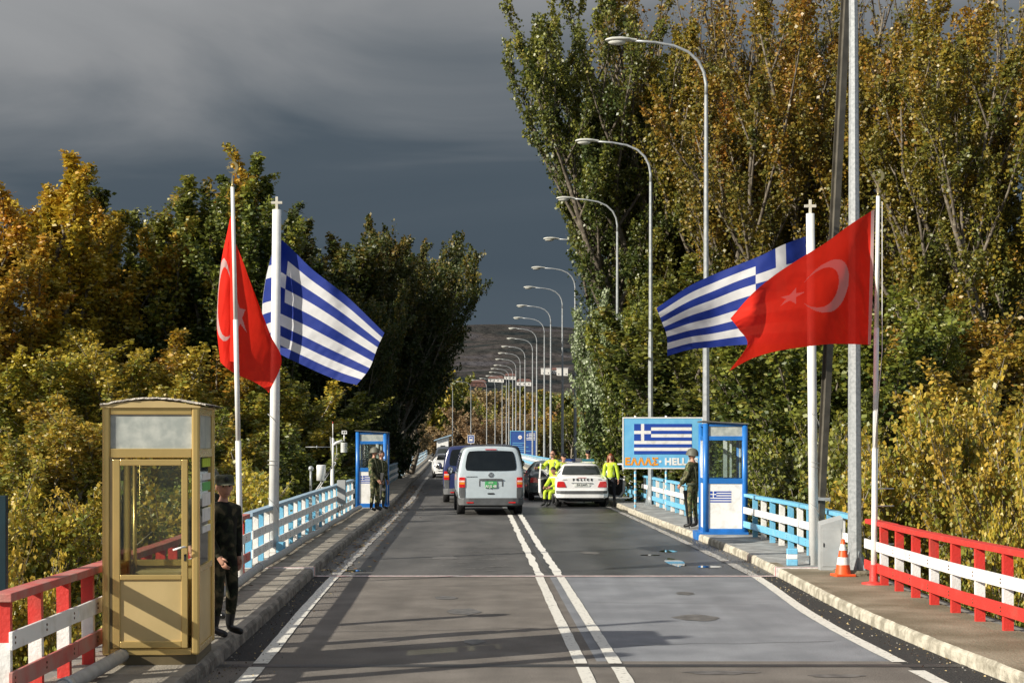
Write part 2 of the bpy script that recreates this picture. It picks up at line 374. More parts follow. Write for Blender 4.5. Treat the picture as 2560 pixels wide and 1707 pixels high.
def KR(d): return float(np.interp(d, _d, _R))
def LL(d): return float(np.interp(d, _d, _LL))
def RL(d): return float(np.interp(d, _d, _RL))
def CC(d): return float(np.interp(d, _d, _CC))
PZ = .13
def FL(d): return KL(d)-1.0          # left fence
def FR(d): return KR(d)+ (1.0 if d > 22 else 1.0+.0*(22-d))
def P(px, py, dd): return Vector(((px-1280)/F*dd, dd, EYE-(py-1104)/F*dd))
BORDER = 24.35

def strip(mb, xa, xb, d0, d1, z, m=0, step=1.0, za=None):
    n = max(1, int(math.ceil((d1-d0)/step))); vs = []
    for i in range(n+1):
        d = d0+(d1-d0)*i/n; vs += [(xa(d), d, z), (xb(d), d, z)]
    mb.add(vs, [(2*i, 2*i+1, 2*i+3, 2*i+2) for i in range(n)], m)

# road surfaces: abutting sheets
mb = MB(); lane_mid = lambda d: CC(d)
strip(mb, lambda d: KL(d)+.002, CC, BORDER, 260, 0, 0)
strip(mb, CC, lambda d: KR(d)-.002, BORDER, 260, 0, 1)
strip(mb, lambda d: KL(d)+.002, LL, 14.95, BORDER, 0, 4)  # left gutter: the kerb's shadow is put into its near-black colour
strip(mb, LL, CC, 14.95, BORDER, 0, 2)
strip(mb, CC, RL, 14.95, BORDER, 0, 3)
strip(mb, RL, lambda d: KR(d)-.002, 14.95, BORDER, 0, 4)
strip(mb, lambda d: KL(d)+.002, RL, -20, 14.95, 0, 2)
strip(mb, RL, lambda d: KR(d)-.002, -20, 14.95, 0, 4)
struct(mb.build('road', ['asphalt', 'asphalt_wet', 'asphalt_old', 'asphalt_patch', 'gutter']))
mb = MB()
strip(mb, lambda d: KL(d)+.01, lambda d: KR(d)-.01, 14.55, 14.72, .004, 0)
struct(mb.build('expansion_joint', ['joint']))
# painted lines with slightly ragged edges
def rag(f, off, amp=.008, seed=0):
    return lambda d: f(d)+off+amp*mnoise.noise(Vector((d*2.1, off*7+seed, seed)))+amp*.25*mnoise.noise(Vector((d*11, off*7, seed+5)))
mb = MB()
strip(mb, rag(LL, -.075), rag(LL, .075), -5, 14.52, .008, 0, .15); strip(mb, rag(LL, -.075), rag(LL, .075), 14.75, BORDER-.12, .008, 0, .15)
strip(mb, rag(RL, -.075), rag(RL, .075), -5, 14.3, .008, 0, .15); strip(mb, rag(RL, -.075), rag(RL, .075), 14.85, BORDER-.12, .008, 0, .15)
spr = lambda d: .165 if d < BORDER else .15
for s_ in (-1, 1):
    strip(mb, lambda d, s_=s_: rag(CC, s_*spr(d)-.062)(d), lambda d, s_=s_: rag(CC, s_*spr(d)+.062)(d), -5, 14.52, .008, 0, .15)
    strip(mb, lambda d, s_=s_: rag(CC, s_*spr(d)-.062)(d), lambda d, s_=s_: rag(CC, s_*spr(d)+.062)(d), 14.75, BORDER-.15, .008, 0, .15)
    strip(mb, lambda d, s_=s_: rag(CC, s_*.15-.065, .03)(d), lambda d, s_=s_: rag(CC, s_*.15+.065, .03)(d), BORDER+.12, 110, .008, 2, .2)
strip(mb, rag(LL, -.08, .04), rag(LL, .08, .04), BORDER+.15, 95, .008, 1, .2)
strip(mb, rag(RL, -.075, .02), rag(RL, .075, .02), BORDER+.1, 110, .008, 3, .2)
struct(mb.build('road_markings', ['line', 'line_worn', 'line_fresh', M['line_worn']]))
mat('line_mid', (.1, .1, .1))
# border stripe painted over road, kerbs and pavements
mb = MB()
for k_, (o_, w_, m_) in enumerate(((-.115, .07, 0), (-.040, .05, 1), (.015, .06, 0))):
    a_ = BORDER+o_
    strip(mb, lambda d: KL(d)+.012, lambda d: KR(d)-.012, a_, a_+w_, .010, m_, 1)
    for (xa, xb) in ((KL(BORDER)-1.05, KL(BORDER)-.03), (KR(BORDER)+.03, KR(BORDER)+.9)): mb.box(xa, xb, a_, a_+w_, PZ-.01, PZ+.012, m_)
    mb.box(KL(BORDER)-.03, KL(BORDER)+.028, a_, a_+w_, 0, PZ+.016, m_); mb.box(KR(BORDER)-.045, KR(BORDER)+.03, a_, a_+w_, 0, PZ+.016, m_)
b = struct(mb.build('border_line', ['border_white', 'border_red']))
# crack sealing / faint cross lines on the far side
mb = MB()
for (d_, x0, x1, w_) in ((30.8, -2.4, .1, .018), (27.3, -1.7, .3, .014), (34.6, -1.9, .1, .012), (40.2, .5, 2.8, .05), (36.2, -2.2, -1.2, .03), (26.1, -2.2, .2, .01)):
    n_ = 14
    vs = []
    for i in range(n_+1):
        x = x0+(x1-x0)*i/n_; y = d_+.05*mnoise.noise(Vector((x*2, d_, 0))); vs += [(x, y, .004), (x, y+w_, .004)]
    mb.add(vs, [(2*i, 2*i+2, 2*i+3, 2*i+1) for i in range(n_)], 0)
struct(mb.build('road_cracks', ['joint']))
mb = MB()
for (xa, ya, xb, yb_) in ((-2.0, 17.2, .3, 17.6), (1.2, 16.1, 3.4, 16.4), (1.0, 20.4, 3.5, 20.1), (-1.9, 22.6, .4, 22.9)):
    n_ = 26; vs = []; L_ = math.hypot(xb-xa, yb_-ya); px_, py_ = -(yb_-ya)/L_, (xb-xa)/L_
    for i in range(n_+1):
        t = i/n_; o_ = .09*mnoise.noise(Vector((t*5, xa*3, 1)))+.03*mnoise.noise(Vector((t*19, xa*3, 4))); w_ = .0035+.004*abs(mnoise.noise(Vector((t*9, xa, 7)))); x = xa+(xb-xa)*t+px_*o_; y = ya+(yb_-ya)*t+py_*o_
        vs += [(x-px_*w_, y-py_*w_*1.6, .005), (x+px_*w_, y+py_*w_*1.6, .005)]
    mb.add(vs, [(2*i, 2*i+2, 2*i+3, 2*i+1) for i in range(n_)], 0)
struct(mb.build('road_cracks', ['joint']))
mb = MB()
for (x_, d_, a_, b_) in ((-.6, 19.3, .22, .35), (-.9, 21.0, .15, .22), (2.2, 18.6, .25, .3), (2.4, 21.6, .12, .2), (1.9, 14.2, .35, .12), (2.9, 14.0, .25, .1), (-.4, 16.4, .12, .2), (-1.2, 28.2, .22, .4), (1.5, 29.5, .2, .4)):
    n_ = 20
    mb.add([(x_+a_*math.cos(t)*(1+.5*mnoise.noise(Vector((math.cos(t)*2, math.sin(t)*2, x_*3)))), d_+b_*math.sin(t)*(1+.5*mnoise.noise(Vector((math.cos(t)*2, math.sin(t)*2, d_)))), .0045) for t in [2*math.pi*j/n_ for j in range(n_)]], [tuple(range(n_))], 0)
struct(mb.build('oil_stains', [mat('oil_stain', (.09, .085, .08), .5, col2=(.155, .145, .135), scale=7, t=(.40, .60), detail=8, speck=.2)]))
mb = MB()
for i in range(46):
    d_ = rnd.uniform(25.2, 33); x_ = CC(d_)-rnd.uniform(.45, 2.1); w_ = rnd.uniform(.06, .4); h_ = rnd.uniform(.012, .04)
    mb.add([(x_-w_, d_, .005), (x_, d_-h_, .005), (x_+w_, d_+h_*.2, .005), (x_, d_+h_, .005)], [(0, 1, 2, 3)], 0)
struct(mb.build('road_scuffs', [line_mat('scuff', (.30, .29, .28), (.09, .088, .085), .5)]), kind='stuff')
# puddles
D('water', (.02, .025, .03), .02, spec=1.0)
for i, (x_, d_, a_, b_) in enumerate(((2.84, 27.2, .16, .95), (3.3, 26.2, .22, .22), (3.0, 29.9, .16, .3), (-2.6, 25.4, .22, .14), (2.55, 28.9, .2, .12))):
    mb = MB(); n_ = 22
    pts = [(x_+a_*math.cos(t)*(1+.35*mnoise.noise(Vector((math.cos(t)*2, math.sin(t)*2, i*3.3)))), d_+b_*math.sin(t)*(1+.35*mnoise.noise(Vector((math.cos(t)*2, math.sin(t)*2, i*5.1))))) for t in [2*math.pi*j/n_ for j in range(n_)]]
    mb.add([(p[0], p[1], .006) for p in pts], [tuple(range(n_))], 0)
    struct(mb.build('puddle', ['water']), 'thin rain puddle on the asphalt')

# kerbs
def kerb(side):
    K = KL if side < 0 else KR
    root = bpy.data.objects.new('kerb_left' if side < 0 else 'kerb_right', None); C.objects.link(root); root['kind'] = 'structure'
    d = 9.0; i = 0
    while d < 66:
        ln = rnd.choice((1.5, 1.9, 2.2)); gp = rnd.choice((.003, .003, .010))
        mb = MB(); n_ = int(ln/.09)+1; vs = []
        for j in range(n_):
            q = d+gp+(ln-2*gp)*j/(n_-1); x = K(q)
            nz = lambda f, o: mnoise.noise(Vector((q*f, side*5+o, o)))
            a = .022*nz(1.3, 0)+.016*nz(5, 3)+.012*nz(14, 5); chip = max(0, nz(3.1, 8)-.25)*.07+max(0, nz(11, 2)-.3)*.03; bz = .010*nz(4, 9)
            for (ox, oz) in ((-.02+.01*nz(7, 1), -.002), (-.016+a*.6+.008*nz(16, 7), .045), (-.012+a, PZ-.030-chip), (.004+a+chip*.5, PZ-.008-chip*.6), (.022+a*.6+chip, PZ+.004+bz*.4), (.165, PZ+.002)):
                vs.append((x+side*ox, q, oz))
        k = 6; fs = [(j*k+c, j*k+c+1, (j+1)*k+c+1, (j+1)*k+c) for j in range(n_-1) for c in range(k-1)]
        if side > 0: fs = [f[::-1] for f in fs]
        fs += [tuple(range(k)), tuple((n_-1)*k+c for c in range(k))[::-1]]
        mb.add(vs, fs, [0]*0 or [(1 if (c == k-2 and i_ < (n_-1)*(k-1)) else 0) for i_, c in [(t, t % (k-1)) for t in range((n_-1)*(k-1))]]+[0, 0], False)
        mb.build('kerb_stone', ['kerb' if side > 0 else 'kerb_shaded', ('slab' if side < 0 else ('concrete' if d < BORDER else 'slab_grey'))], root); d += ln; i += 1
    for (a_, b_) in ((-20, 9.0), (d, 260)):
        mb = MB(); n_ = max(8, int((b_-a_)/2)); vs = []
        for j in range(n_+1):
            q = a_+(b_-a_)*j/n_; x = K(q); vs += [(x, q, 0), (x, q, PZ), (x+side*.16, q, PZ+.005)]
        fs = [(3*j+c, 3*j+c+1, 3*j+c+4, 3*j+c+3) for j in range(n_) for c in range(2)]
        mb.add(vs, [f if side < 0 else f[::-1] for f in fs], 0); o = mb.build('kerb_run', ['kerb' if side > 0 else 'kerb_shaded'], root); o['kind'] = 'stuff'
kerb(-1); kerb(1)
def pavement(side):
    K = KL if side < 0 else KR
    root = bpy.data.objects.new('pavement_left' if side < 0 else 'pavement_right', None); C.objects.link(root); root['kind'] = 'structure'
    d = 9.0
    while d < 62:
        if side < 0: ln = .84 if d < BORDER-.3 else .56; m_ = 'slab'; g = .016
        else:
            ln = 2.45 if d < BORDER-.3 else .78; m_ = 'concrete' if d < BORDER-.3 else 'slab_grey'; g = .008 if ln > 2 else .013
        e = d+ln
        if d < BORDER-.3 < e+.2 and d < BORDER-.3: e = BORDER
        jz = rnd.uniform(-.004, .004) if ln < 2 else rnd.uniform(-.002, .002); sk = rnd.uniform(-.02, .02) if ln < 2 else 0
        mb = MB()
        def corner(q, o, z): return (K(q)+side*o, q, z)
        a, b2 = d+g/2, e-g/2
        o0, o1 = .165, 1.12
        n_ = 3 if ln > 2 else 1; vs = []
        for j in range(n_+1):
            q = a+(b2-a)*j/n_
            vs += [corner(q, o0, PZ-.05), corner(q, o0, PZ+jz-.004), corner(q, o0+.008, PZ+jz), (K(q)+side*(o1-.008), q+sk, PZ+jz), (K(q)+side*o1, q+sk, PZ+jz-.004), (K(q)+side*o1, q+sk, PZ-.05)]
        k = 6
        fs = [(j*k+c, (j+1)*k+c, (j+1)*k+c+1, j*k+c+1) for j in range(n_) for c in range(k-1)] + [tuple(range(k)), tuple(n_*k+c for c in range(k))[::-1]]
        mb.add(vs, [f if side > 0 else f[::-1] for f in fs], 0)
        o = mb.build('paving_slab', [m_], root); d = e
    mb = MB(); W0, W1 = (lambda q: K(q)+side*.165), (lambda q: K(q)+side*1.25)
    for (a_, b_) in ((-20, 9), (62, 260)):
        strip(mb, W0 if side > 0 else W1, W1 if side > 0 else W0, a_, b_, PZ, 0)
    o = mb.build('paving_run', ['slab'], root); o['kind'] = 'stuff'
    mb = MB(); strip(mb, W0 if side > 0 else W1, W1 if side > 0 else W0, 9, 62, PZ-.045, 0)
    mb.build('mortar_bed', ['gutter'], root)
pavement(-1); pavement(1)
# bridge deck body and piers
mb = MB(); vs = []; n_ = 140
for j in range(n_+1):
    q = -20+280*j/n_; a, b_ = KL(q)-1.28, KR(q)+1.28
    vs += [(a, q, PZ-.01), (a, q, -.55), (a+.9, q, -1.1), (b_-.9, q, -1.1), (b_, q, -.55), (b_, q, PZ-.01)]
fs = [(6*j+c, 6*j+c+1, 6*j+c+7, 6*j+c+6) for j in range(n_) for c in range(5)]
for (xa, xb) in (((lambda q: KL(q)-1.28), (lambda q: KL(q)-1.12)), ((lambda q: KR(q)+1.12), (lambda q: KR(q)+1.28))): strip(mb, xa, xb, -20, 260, PZ-.012, 0)
mb.add(vs, fs, 0); deck = mb.build('bridge_deck', ['deckside']); struct(deck)
for q in range(0, 261, 20):
    mb = MB(); c_ = (KL(q)+KR(q))/2
    for dx in (-2.6, 2.6): mb.lathe([(.5, -6.5), (.5, -1.5)], 16, (c_+dx, q, 0))
    mb.box(c_-4, c_+4, q-.6, q+.6, -1.55, -1.08)
    tag(mb.build('bridge_pier', ['deckside']), 'concrete pier carrying the bridge deck above the flood plain', 'pier', 'piers under the bridge')
# ---------------------------------------------------------------- fences
D('rusty', (.10, .045, .02), .8, col2=(.22, .12, .07), scale=30)
def post_mesh(kind):
    mb = MB(); w, t = .052, .032
    if kind == 'red':
        mb.box(-w, w, -t, t, -.06, .16, 0); mb.box(-w, w, -t, t, .16, .50, 1); mb.box(-w, w, -t, t, .50, .80, 0)
    else: mb.box(-w, w, -t, t, -.06, .80, 0)
    return mb
def fence(side, d0, d1, sp_, colour, label, name, steps=None):
    fx = FL if side < 0 else FR
    T = thing(name, label, 'fence', (fx(d0), d0, PZ))
    rails = {'red': (('red_shaded' if side < 0 else 'red'), 'white', ('red_shaded' if side < 0 else 'red')), 'blue': ('sky_blue' if side > 0 else 'grey_blue', 'white', 'sky_blue' if side > 0 else 'white')}[colour]  # left rails get shaded tones of the red and blue paint
    if colour == 'red': ms = [post_mesh('red').build('post', ['red', 'white'], T)]
    elif colour == 'blue': ms = [post_mesh('p').build('post', ['sky_blue'], T), post_mesh('p').build('post', ['white'], T)]
    n = int((d1-d0)/sp_)
    for i in range(n+1):
        d = d0+i*sp_
        if i < len(ms): o = ms[i]
        else: o = bpy.data.objects.new('post', ms[i % len(ms)].data); C.objects.link(o); o.parent = T
        o.location = (fx(d)-fx(d0), d-d0, 0); o.rotation_euler = (rnd.uniform(-.012, .012), rnd.uniform(-.015, .015), rnd.uniform(-.05, .05))
    sx = -side
    for nm, z0, z1, x0, x1, m_ in (('top_rail', .80, .865, -.075, .075, rails[0]), ('middle_rail', .45, .585, .054, .085, rails[1]), ('lower_rail', .155, .29, .054, .085, rails[2])):
        mb = MB(); st = 1.8; k = max(1, int(math.ceil((d1-d0+.14)/st)))
        for j in range(k):
            a = d0-.07+j*st; b_ = min(a+st-.006, d1+.07)
            if b_ <= a: continue
            xa, xb = fx(a)-fx(d0), fx(b_)-fx(d0); q = sorted((x0*sx, x1*sx)); jz = .006*mnoise.noise(Vector((j*1.7, z0*9, side)))
            vs = [(xx+q_, yy-d0, zz+jz) for (xx, yy) in ((xa, a), (xb, b_)) for (q_, zz) in ((q[0], z0), (q[1], z0), (q[1], z1), (q[0], z1))]
            m2 = 0
            mb.add(vs, [(0, 1, 2, 3), (7, 6, 5, 4), (0, 4, 5, 1), (1, 5, 6, 2), (2, 6, 7, 3), (3, 7, 4, 0)], m2)
        mb.build(nm, [m_], T, bevel=.006)
    if d1 < 47:
        mb = MB()
        for i in range(n+1):
            d = d0+i*sp_
            for z_ in (.50, .54, .205, .245): mb.ell((fx(d)-fx(d0)+sx*.086, d-d0+(.012 if int(z_*100) % 2 else -.012), z_), (.006, .011, .011), 6, 4)
        o = mb.build('bolts', ['rusty'], T); o['kind'] = 'stuff'
    return T
fence(-1, 11.44, 23.9, .8, 'red', 'red and white wooden railing on the left, passing behind the golden sentry box', 'railing')
fence(1, 12.0, 22.3, .86, 'red', 'bright red and white railing along the right pavement in the foreground', 'railing')
fence(-1, 24.35, 46.0, .74, 'blue', 'blue and white railing on the left between the border line and the far blue booth', 'railing')
fence(-1, 48.2, 205, .82, 'blue', 'long pale railing on the left running on beyond the blue booth', 'railing')
fence(1, 23.6, 33.1, .87, 'blue', 'light blue and white railing on the right between the grey cabinet and the blue booth', 'railing')
fence(1, 34.6, 205, .87, 'blue', 'light blue and white railing on the right that passes behind the large sign', 'railing')
# conduit along the left railing
T = thing('conduit_pipe', 'thick grey pipe lying on the left pavement along the foot of the railing', 'pipe', (FL(10)+.2, 10, PZ))
pts = [(FL(d)+.30+.02*math.sin(d), d, PZ+.09) for d in np.arange(10, 46, 1.0)]
world_child(MB().tube(pts, .06, 10, 0).build('pipe', ['grey_pipe']), T)
for d in np.arange(12, 46, 5.7):
    world_child(MB().tube([(FL(d)+.30+.02*math.sin(d), d-.06, PZ+.09), (FL(d)+.30+.02*math.sin(d), d+.06, PZ+.09)], .072, 10, 0).build('coupling', ['lamp_metal']), T)

# ---------------------------------------------------------------- street lamps
def lamp(name='street_lamp', arm=True, H=11.3):
    T = thing(name, '', 'street lamp', (0, 0, 0), 0, 'street lamps along the bridge')
    mb = MB(); mb.tube([(0, 0, .25), (0, 0, 5.2)], [.085, .075], 8, 0, smooth=False); mb.tube([(0, 0, 5.2), (0, 0, H-1.25)], [.062, .045], 8, 0, smooth=False)
    mb.build('pole', ['lamp_metal'], T)
    mb = MB(); mb.box(-.19, .19, -.19, .19, 0, .03); mb.prism([(-.17, .03), (-.085, .62), (.085, .62), (.17, .03)], -.012, .012); mb.prism([(-.17, .03), (-.085, .62), (.085, .62), (.17, .03)], -.012, .012, plane='yz')
    mb.tube([(0, 0, .03), (0, 0, .3)], .095, 8); mb.build('base_plate', ['galv'], T)
    pts = [(0, 0, H-1.3), (0, 0, H-1.0), (-.05, 0, H-.72), (-.18, 0, H-.46), (-.42, 0, H-.24), (-.75, 0, H-.10), (-1.2, 0, H-.02), (-1.72, 0, H+.02)]
    MB().tube(pts, [.042, .040, .038, .036, .034, .032, .030, .028], 8).build('arm', ['lamp_metal'], T)
    mb = MB(); vs = []; st = ((-1.62, .035, .035, 0), (-1.74, .05, .05, 0), (-1.80, .105, .05, .01), (-2.0, .135, .065, .015), (-2.2, .13, .06, .01), (-2.32, .09, .04, 0), (-2.36, .03, .015, -.005))
    for (x, w, h, dz) in st:
        for j in range(10):
            a = 2*math.pi*j/10; vs.append((x, w*math.cos(a), H+.03+dz+h*math.sin(a)*(1 if math.sin(a) > 0 else .7)))
    mb.add(vs, [(i*10+j, i*10+(j+1) % 10, (i+1)*10+(j+1) % 10, (i+1)*10+j) for i in range(6) for j in range(10)], 0, True)
    hd = mb.build('lamp_head', ['lamp_head'], T)
    mb = MB(); mb.ell((-2.08, 0, H-.005), (.22, .10, .085), 12, 6); mb.build('lens', ['lens'], hd)
    return T
order = ['second', 'third', 'fourth', 'fifth', 'sixth', 'seventh', 'eighth', 'ninth', 'tenth', 'eleventh', 'twelfth', 'thirteenth', 'fourteenth', 'fifteenth', 'sixteenth', 'seventeenth', 'eighteenth', 'nineteenth', 'twentieth']
LAMPS = [(36.4, 4.53), (48.6, 4.32), (60.1, 4.06), (72, 3.8), (84, 3.40), (94.7, 3.06), (107.5, 2.67), (118, 2.45), (129, 2.05), (141.6, 1.87), (153.5, 1.28), (165, .87), (177, .45), (191, .1), (200, -.39), (210, -.75), (222, -1.4), (231, -2.5), (237, -3.84), (243, -6.4), (247, -9.4)]
LB = ['grey street lamp rising behind the blue booth on the right, tallest in the picture', 'grey street lamp rising behind the large blue flag sign', 'third street lamp of the row, its post half hidden by the right-hand trees', 'fourth street lamp of the row, clear of the trees beside the police car']
l0 = lamp()
for i, (d, x) in enumerate(LAMPS):
    if i < 4: lb = LB[i]
    elif i >= 17: lb = ['slim street lamp at the far bend, nearest of the four standing apart', 'slim street lamp at the far bend, second nearest of the four standing apart', 'slim street lamp directly above the blue bus sign at the far bend', 'farthest street lamp at the bend, above the small white hut'][i-17]
    else: lb = 'grey street lamp, ' + order[i-1] + ' from the front in the row down the bridge'
    t = l0 if i == 0 else dup(l0, (0, 0, 0))
    t.location = (x, d, PZ); t['label'] = lb; t.rotation_euler = (0, 0, [0, 0, .02][i % 3] if i < 17 else (.1 if i < 19 else .18))
# near galvanised lamp post (its head is above the picture)
T = thing('street_lamp', 'thick eight-sided galvanised lamp post with concrete foot beside the traffic cone', 'street lamp', (5.1, 23.2, PZ), 0, 'street lamps along the bridge')
MB().tube([(0, 0, .02), (-.02, 0, 8.2), (-.05, 0, 10.6)], [.108, .068, .055], 8, smooth=False).build('pole', ['galv'], T)
MB().tube([(-.05, 0, 10.6), (-.2, 0, 11.2), (-.9, 0, 11.7), (-1.8, 0, 11.8)], .035, 8).build('arm', ['lamp_metal'], T)
MB().ell((-2.1, 0, 11.8), (.36, .14, .08), 12, 6).build('lamp_head', ['lamp_head'], T)
mb = MB(); mb.lathe([(.02, .075), (.30, .075), (.34, .04), (.34, 0)], 20, smooth=False); mb.build('concrete_foot', ['concrete'], T)
mb = MB()
for a in range(4):
    rt = Matrix.Rotation(a*math.pi/2+.4, 4, 'Z'); mb.M = rt; mb.prism([(.09, .08), (.26, .08), (.095, .36)], -.01, .01)
mb.M = None; mb.build('gusset', ['galv'], T)
# leaning I-section steel post
T = thing('steel_post', 'tall brownish I-section steel post leaning right behind the white flagpole', 'post', (4.97, 25.4, PZ))
base = Vector((0, 0, 0)); top = P(2118, -60, 25.4)-Vector((4.97, 25.4, PZ))
ax = (top-base).normalized(); zq = Vector((0, 0, 1)).rotation_difference(ax).to_matrix().to_4x4()
mb = MB(); mb.M = zq @ Matrix.Rotation(R(18), 4, 'Z'); Lh = top.length+2
mb.box(-.052, .052, -.075, -.066, 0, Lh); mb.box(-.052, .052, .066, .075, 0, Lh); mb.box(-.006, .006, -.066, .066, 0, Lh)
mb.build('i_section', ['steel_brown'], T)
mb = MB(); mb.box(-.16, .16, -.16, .16, 0, .03); mb.build('base_plate', ['galv'], T)
mb = MB(); mb.M = zq; mb.box(-.13, .14, -.13, .13, 1.02, 1.07); mb.build('clamp', ['lamp_metal'], T)
# ---------------------------------------------------------------- flagpoles
def crescent_poly(r1, r2, off, n=16):
    # tips where circles meet
    x = (r1*r1-r2*r2+off*off)/(2*off); y = math.sqrt(max(0, r1*r1-x*x)); a1 = math.atan2(y, x); a2 = math.atan2(y, x-off)
    out_ = [(r1*math.cos(a1+(2*math.pi-2*a1)*i/n), r1*math.sin(a1+(2*math.pi-2*a1)*i/n)) for i in range(n+1)]
    inn = [(off+r2*math.cos(a2+(2*math.pi-2*a2)*i/n), r2*math.sin(a2+(2*math.pi-2*a2)*i/n)) for i in range(n+1)]
    return out_, inn
def crescent_mb(mb, cx, cz, r, mirror=1, y0=-.008, y1=.008, m=0, y=0):
    o_, i_ = crescent_poly(r, r*.8, r*.28)
    for k in range(len(o_)-1):
        q = [o_[k], o_[k+1], i_[k+1], i_[k]]
        if k == 0: q = [o_[0], o_[1], i_[1]]
        if k == len(o_)-2: q = [o_[k], o_[k+1], i_[k]]
        mb.prism([(cx+mirror*p[0], cz+p[1]) for p in q], y+y0, y+y1, m)
def star_poly(cx, cz, r, rot=0):
    return [(cx+(r if k % 2 == 0 else r*.382)*math.cos(rot+k*math.pi/5), cz+(r if k % 2 == 0 else r*.382)*math.sin(rot+k*math.pi/5)) for k in range(10)]
def flagpole_tr(label, x, d, h, lean, flange=False):
    T = thing('flagpole', label, 'flagpole', (x, d, PZ), 0)
    mb = MB(); mb.tube([(0, 0, .02), (lean*.3, 0, h*.35)], [.043, .042], 12); mb.tube([(lean*.3, 0, h*.35), (lean*.62, 0, h*.66)], [.036, .036], 12); mb.tube([(lean*.62, 0, h*.66), (lean, 0, h)], [.031, .027], 12); mb.build('pole', ['pole_white'], T)
    fin = MB().tube([(lean, 0, h), (lean, 0, h+.03), (lean, 0, h+.20)], [.03, .012, .006], 8).build('finial', ['finial'], T)
    mb = MB(); crescent_mb(mb, lean, h+.28, .085, -1)
    mb.prism(star_poly(lean-.06, h+.28, .04, .3), -.008, .008); mb.build('crescent', ['finial'], fin)
    if flange:
        mb = MB(); mb.lathe([(.17, 0), (.17, .02), (.075, .035), (.06, .05), (.058, .26), (.043, .27)], 16); mb.build('foot', ['red'], T)
        mb = MB()
        for z in (.55, .78, 1.08, 1.32): mb.tube([(.0, 0, z), (.30, .1, z)], .008, 6)
        mb.build('stay', ['white'], T)
        MB().tube([(lean+.05, -.02, h*.985), (lean*.8+.06, -.03, h*.6), (-.01, -.06, h*.35), (.02, -.05, .9)], .005, 5).build('halyard', ['white'], T)
    else: MB().lathe([(.11, 0), (.11, .02), (.05, .03)], 14).build('foot', ['pole_white'], T)
    return T
flagpole_tr('slim white flagpole of the red flag on the left', -3.93, 22.6, 5.66, -.12)
flagpole_tr('slim white flagpole with red foot standing at the start of the right-hand red railing', 5.01, 21.6, 5.37, .06, True)
def flagpole_gr(label, x, d, h, r_, lean, clamp=True):
    T = thing('flagpole', label, 'flagpole', (x, d, PZ), 0)
    mb = MB(); mb.tube([(0, 0, 0), (lean, 0, h)], [r_*1.08, r_*.92], 20); mb.build('pole', ['pole_white'], T)
    mb = MB(); mb.prism([(lean-.022, h), (lean+.022, h), (lean+.022, h+.10), (lean+.095, h+.10), (lean+.095, h+.145), (lean+.022, h+.145), (lean+.022, h+.225), (lean-.022, h+.225), (lean-.022, h+.145), (lean-.095, h+.145), (lean-.095, h+.10), (lean-.022, h+.10)], -.016, .016)
    mb.build('cross', ['cross'], T, bevel=.004)
    mb = MB()
    for z in (.75, 1.55, 1.62, 2.2): mb.tube([(r_*1.14*math.cos(a), r_*1.14*math.sin(a), z+(.25 if z in (.75, 2.2) else .03)*math.sin(a/2)) for a in np.linspace(0, 2*math.pi, 17)], .006, 5)
    mb.build('rope', ['grey_pipe'], T)
    if not clamp: return T
    mb = MB(); mb.box(-.20, .20, -.16, .12, 0, .06, 0); mb.box(-.20, -.06, -.16, .1, .06, .22, 1); mb.box(-.06, .07, -.165, .1, .06, .16, 0); mb.box(.07, .2, -.16, .1, .06, .24, 1); mb.build('clamp_block', ['white', 'sky_blue'], T, bevel=.01)
    return T
flagpole_gr('thick white flagpole topped by a cross, clamped to the left railing', -4.13, 27.0, 5.98, .083, .06)
flagpole_gr('thick white flagpole topped by a cross on the right', 4.84, 25.0, 5.62, .073, -.06, False)
# ---------------------------------------------------------------- flags
def cat(ps, t):
    n = len(ps); s_ = t*(n-1); i = min(int(s_), n-2); f = s_-i
    p0 = ps[max(i-1, 0)]; p1 = ps[i]; p2 = ps[i+1]; p3 = ps[min(i+2, n-1)]
    if i == 0: p0 = 2*p1-p2
    if i == n-2: p3 = 2*p2-p1
    return .5*((2*p1)+(-p0+p2)*f+(2*p0-5*p1+4*p2-p3)*f*f+(-p0+3*p1-3*p2+p3)*f**3)
def flag(name, label, rows, dist, nu, nv, fn, mats, ripple=.02, seed=0):
    """rows: control rows from top (v=0) to bottom (v=1); each a list of (px, py, depth offset) from hoist to fly"""
    rows = [[np.array(p, float) for p in r_] for r_ in rows]
    org = P(rows[0][0][0], rows[0][0][1], dist)
    mb = MB(); vs = []
    grid = []
    for j in range(nv+1):
        v = j/nv
        grid.append(None)
    cols = [[cat(r_, i/nu) for i in range(nu+1)] for r_ in rows]
    for j in range(nv+1):
        v = j/nv
        for i in range(nu+1):
            q = cat([c[i] for c in cols], v); u = i/nu
            dd = dist+q[2]+ripple*u*math.sin(9*u+5*v+seed)+ripple*.8*mnoise.noise(Vector((u*7+v*2.5, v*3+seed, seed)))*min(1, u*5)+ripple*.25*mnoise.noise(Vector((u*24+v*9, v*8, seed)))
            dd += ripple*.55*math.sin(26*u+12*v+3*math.sin(7*v+seed))*max(0, mnoise.noise(Vector((u*4, v*4, seed+9)))+.1)
            p = P(q[0], q[1], dd)
            vs.append(p-org)
    fs = []; ms = []
    for j in range(nv):
        for i in range(nu):
            a = j*(nu+1)+i; fs.append((a, a+nu+1, a+nu+2, a+1)); ms.append(fn((i+.5)/nu, (j+.5)/nv))
    mb.add(vs, fs, ms, True)
    o = mb.build(name, mats, None, loc=org); tag(o, label, 'flag'); return o
def tr_sleeve(u, v): return 1 if u < .022 else tr_fn(u, v)
def gr_fn(u, v):
    st = int(v*9); 
    cu = u*1.5  # length in heights
    if st < 5 and cu < 5/9:
        if st == 2 or 2/9 < cu < 3/9: return 1
        return 0
    return 0 if st % 2 == 0 else 1
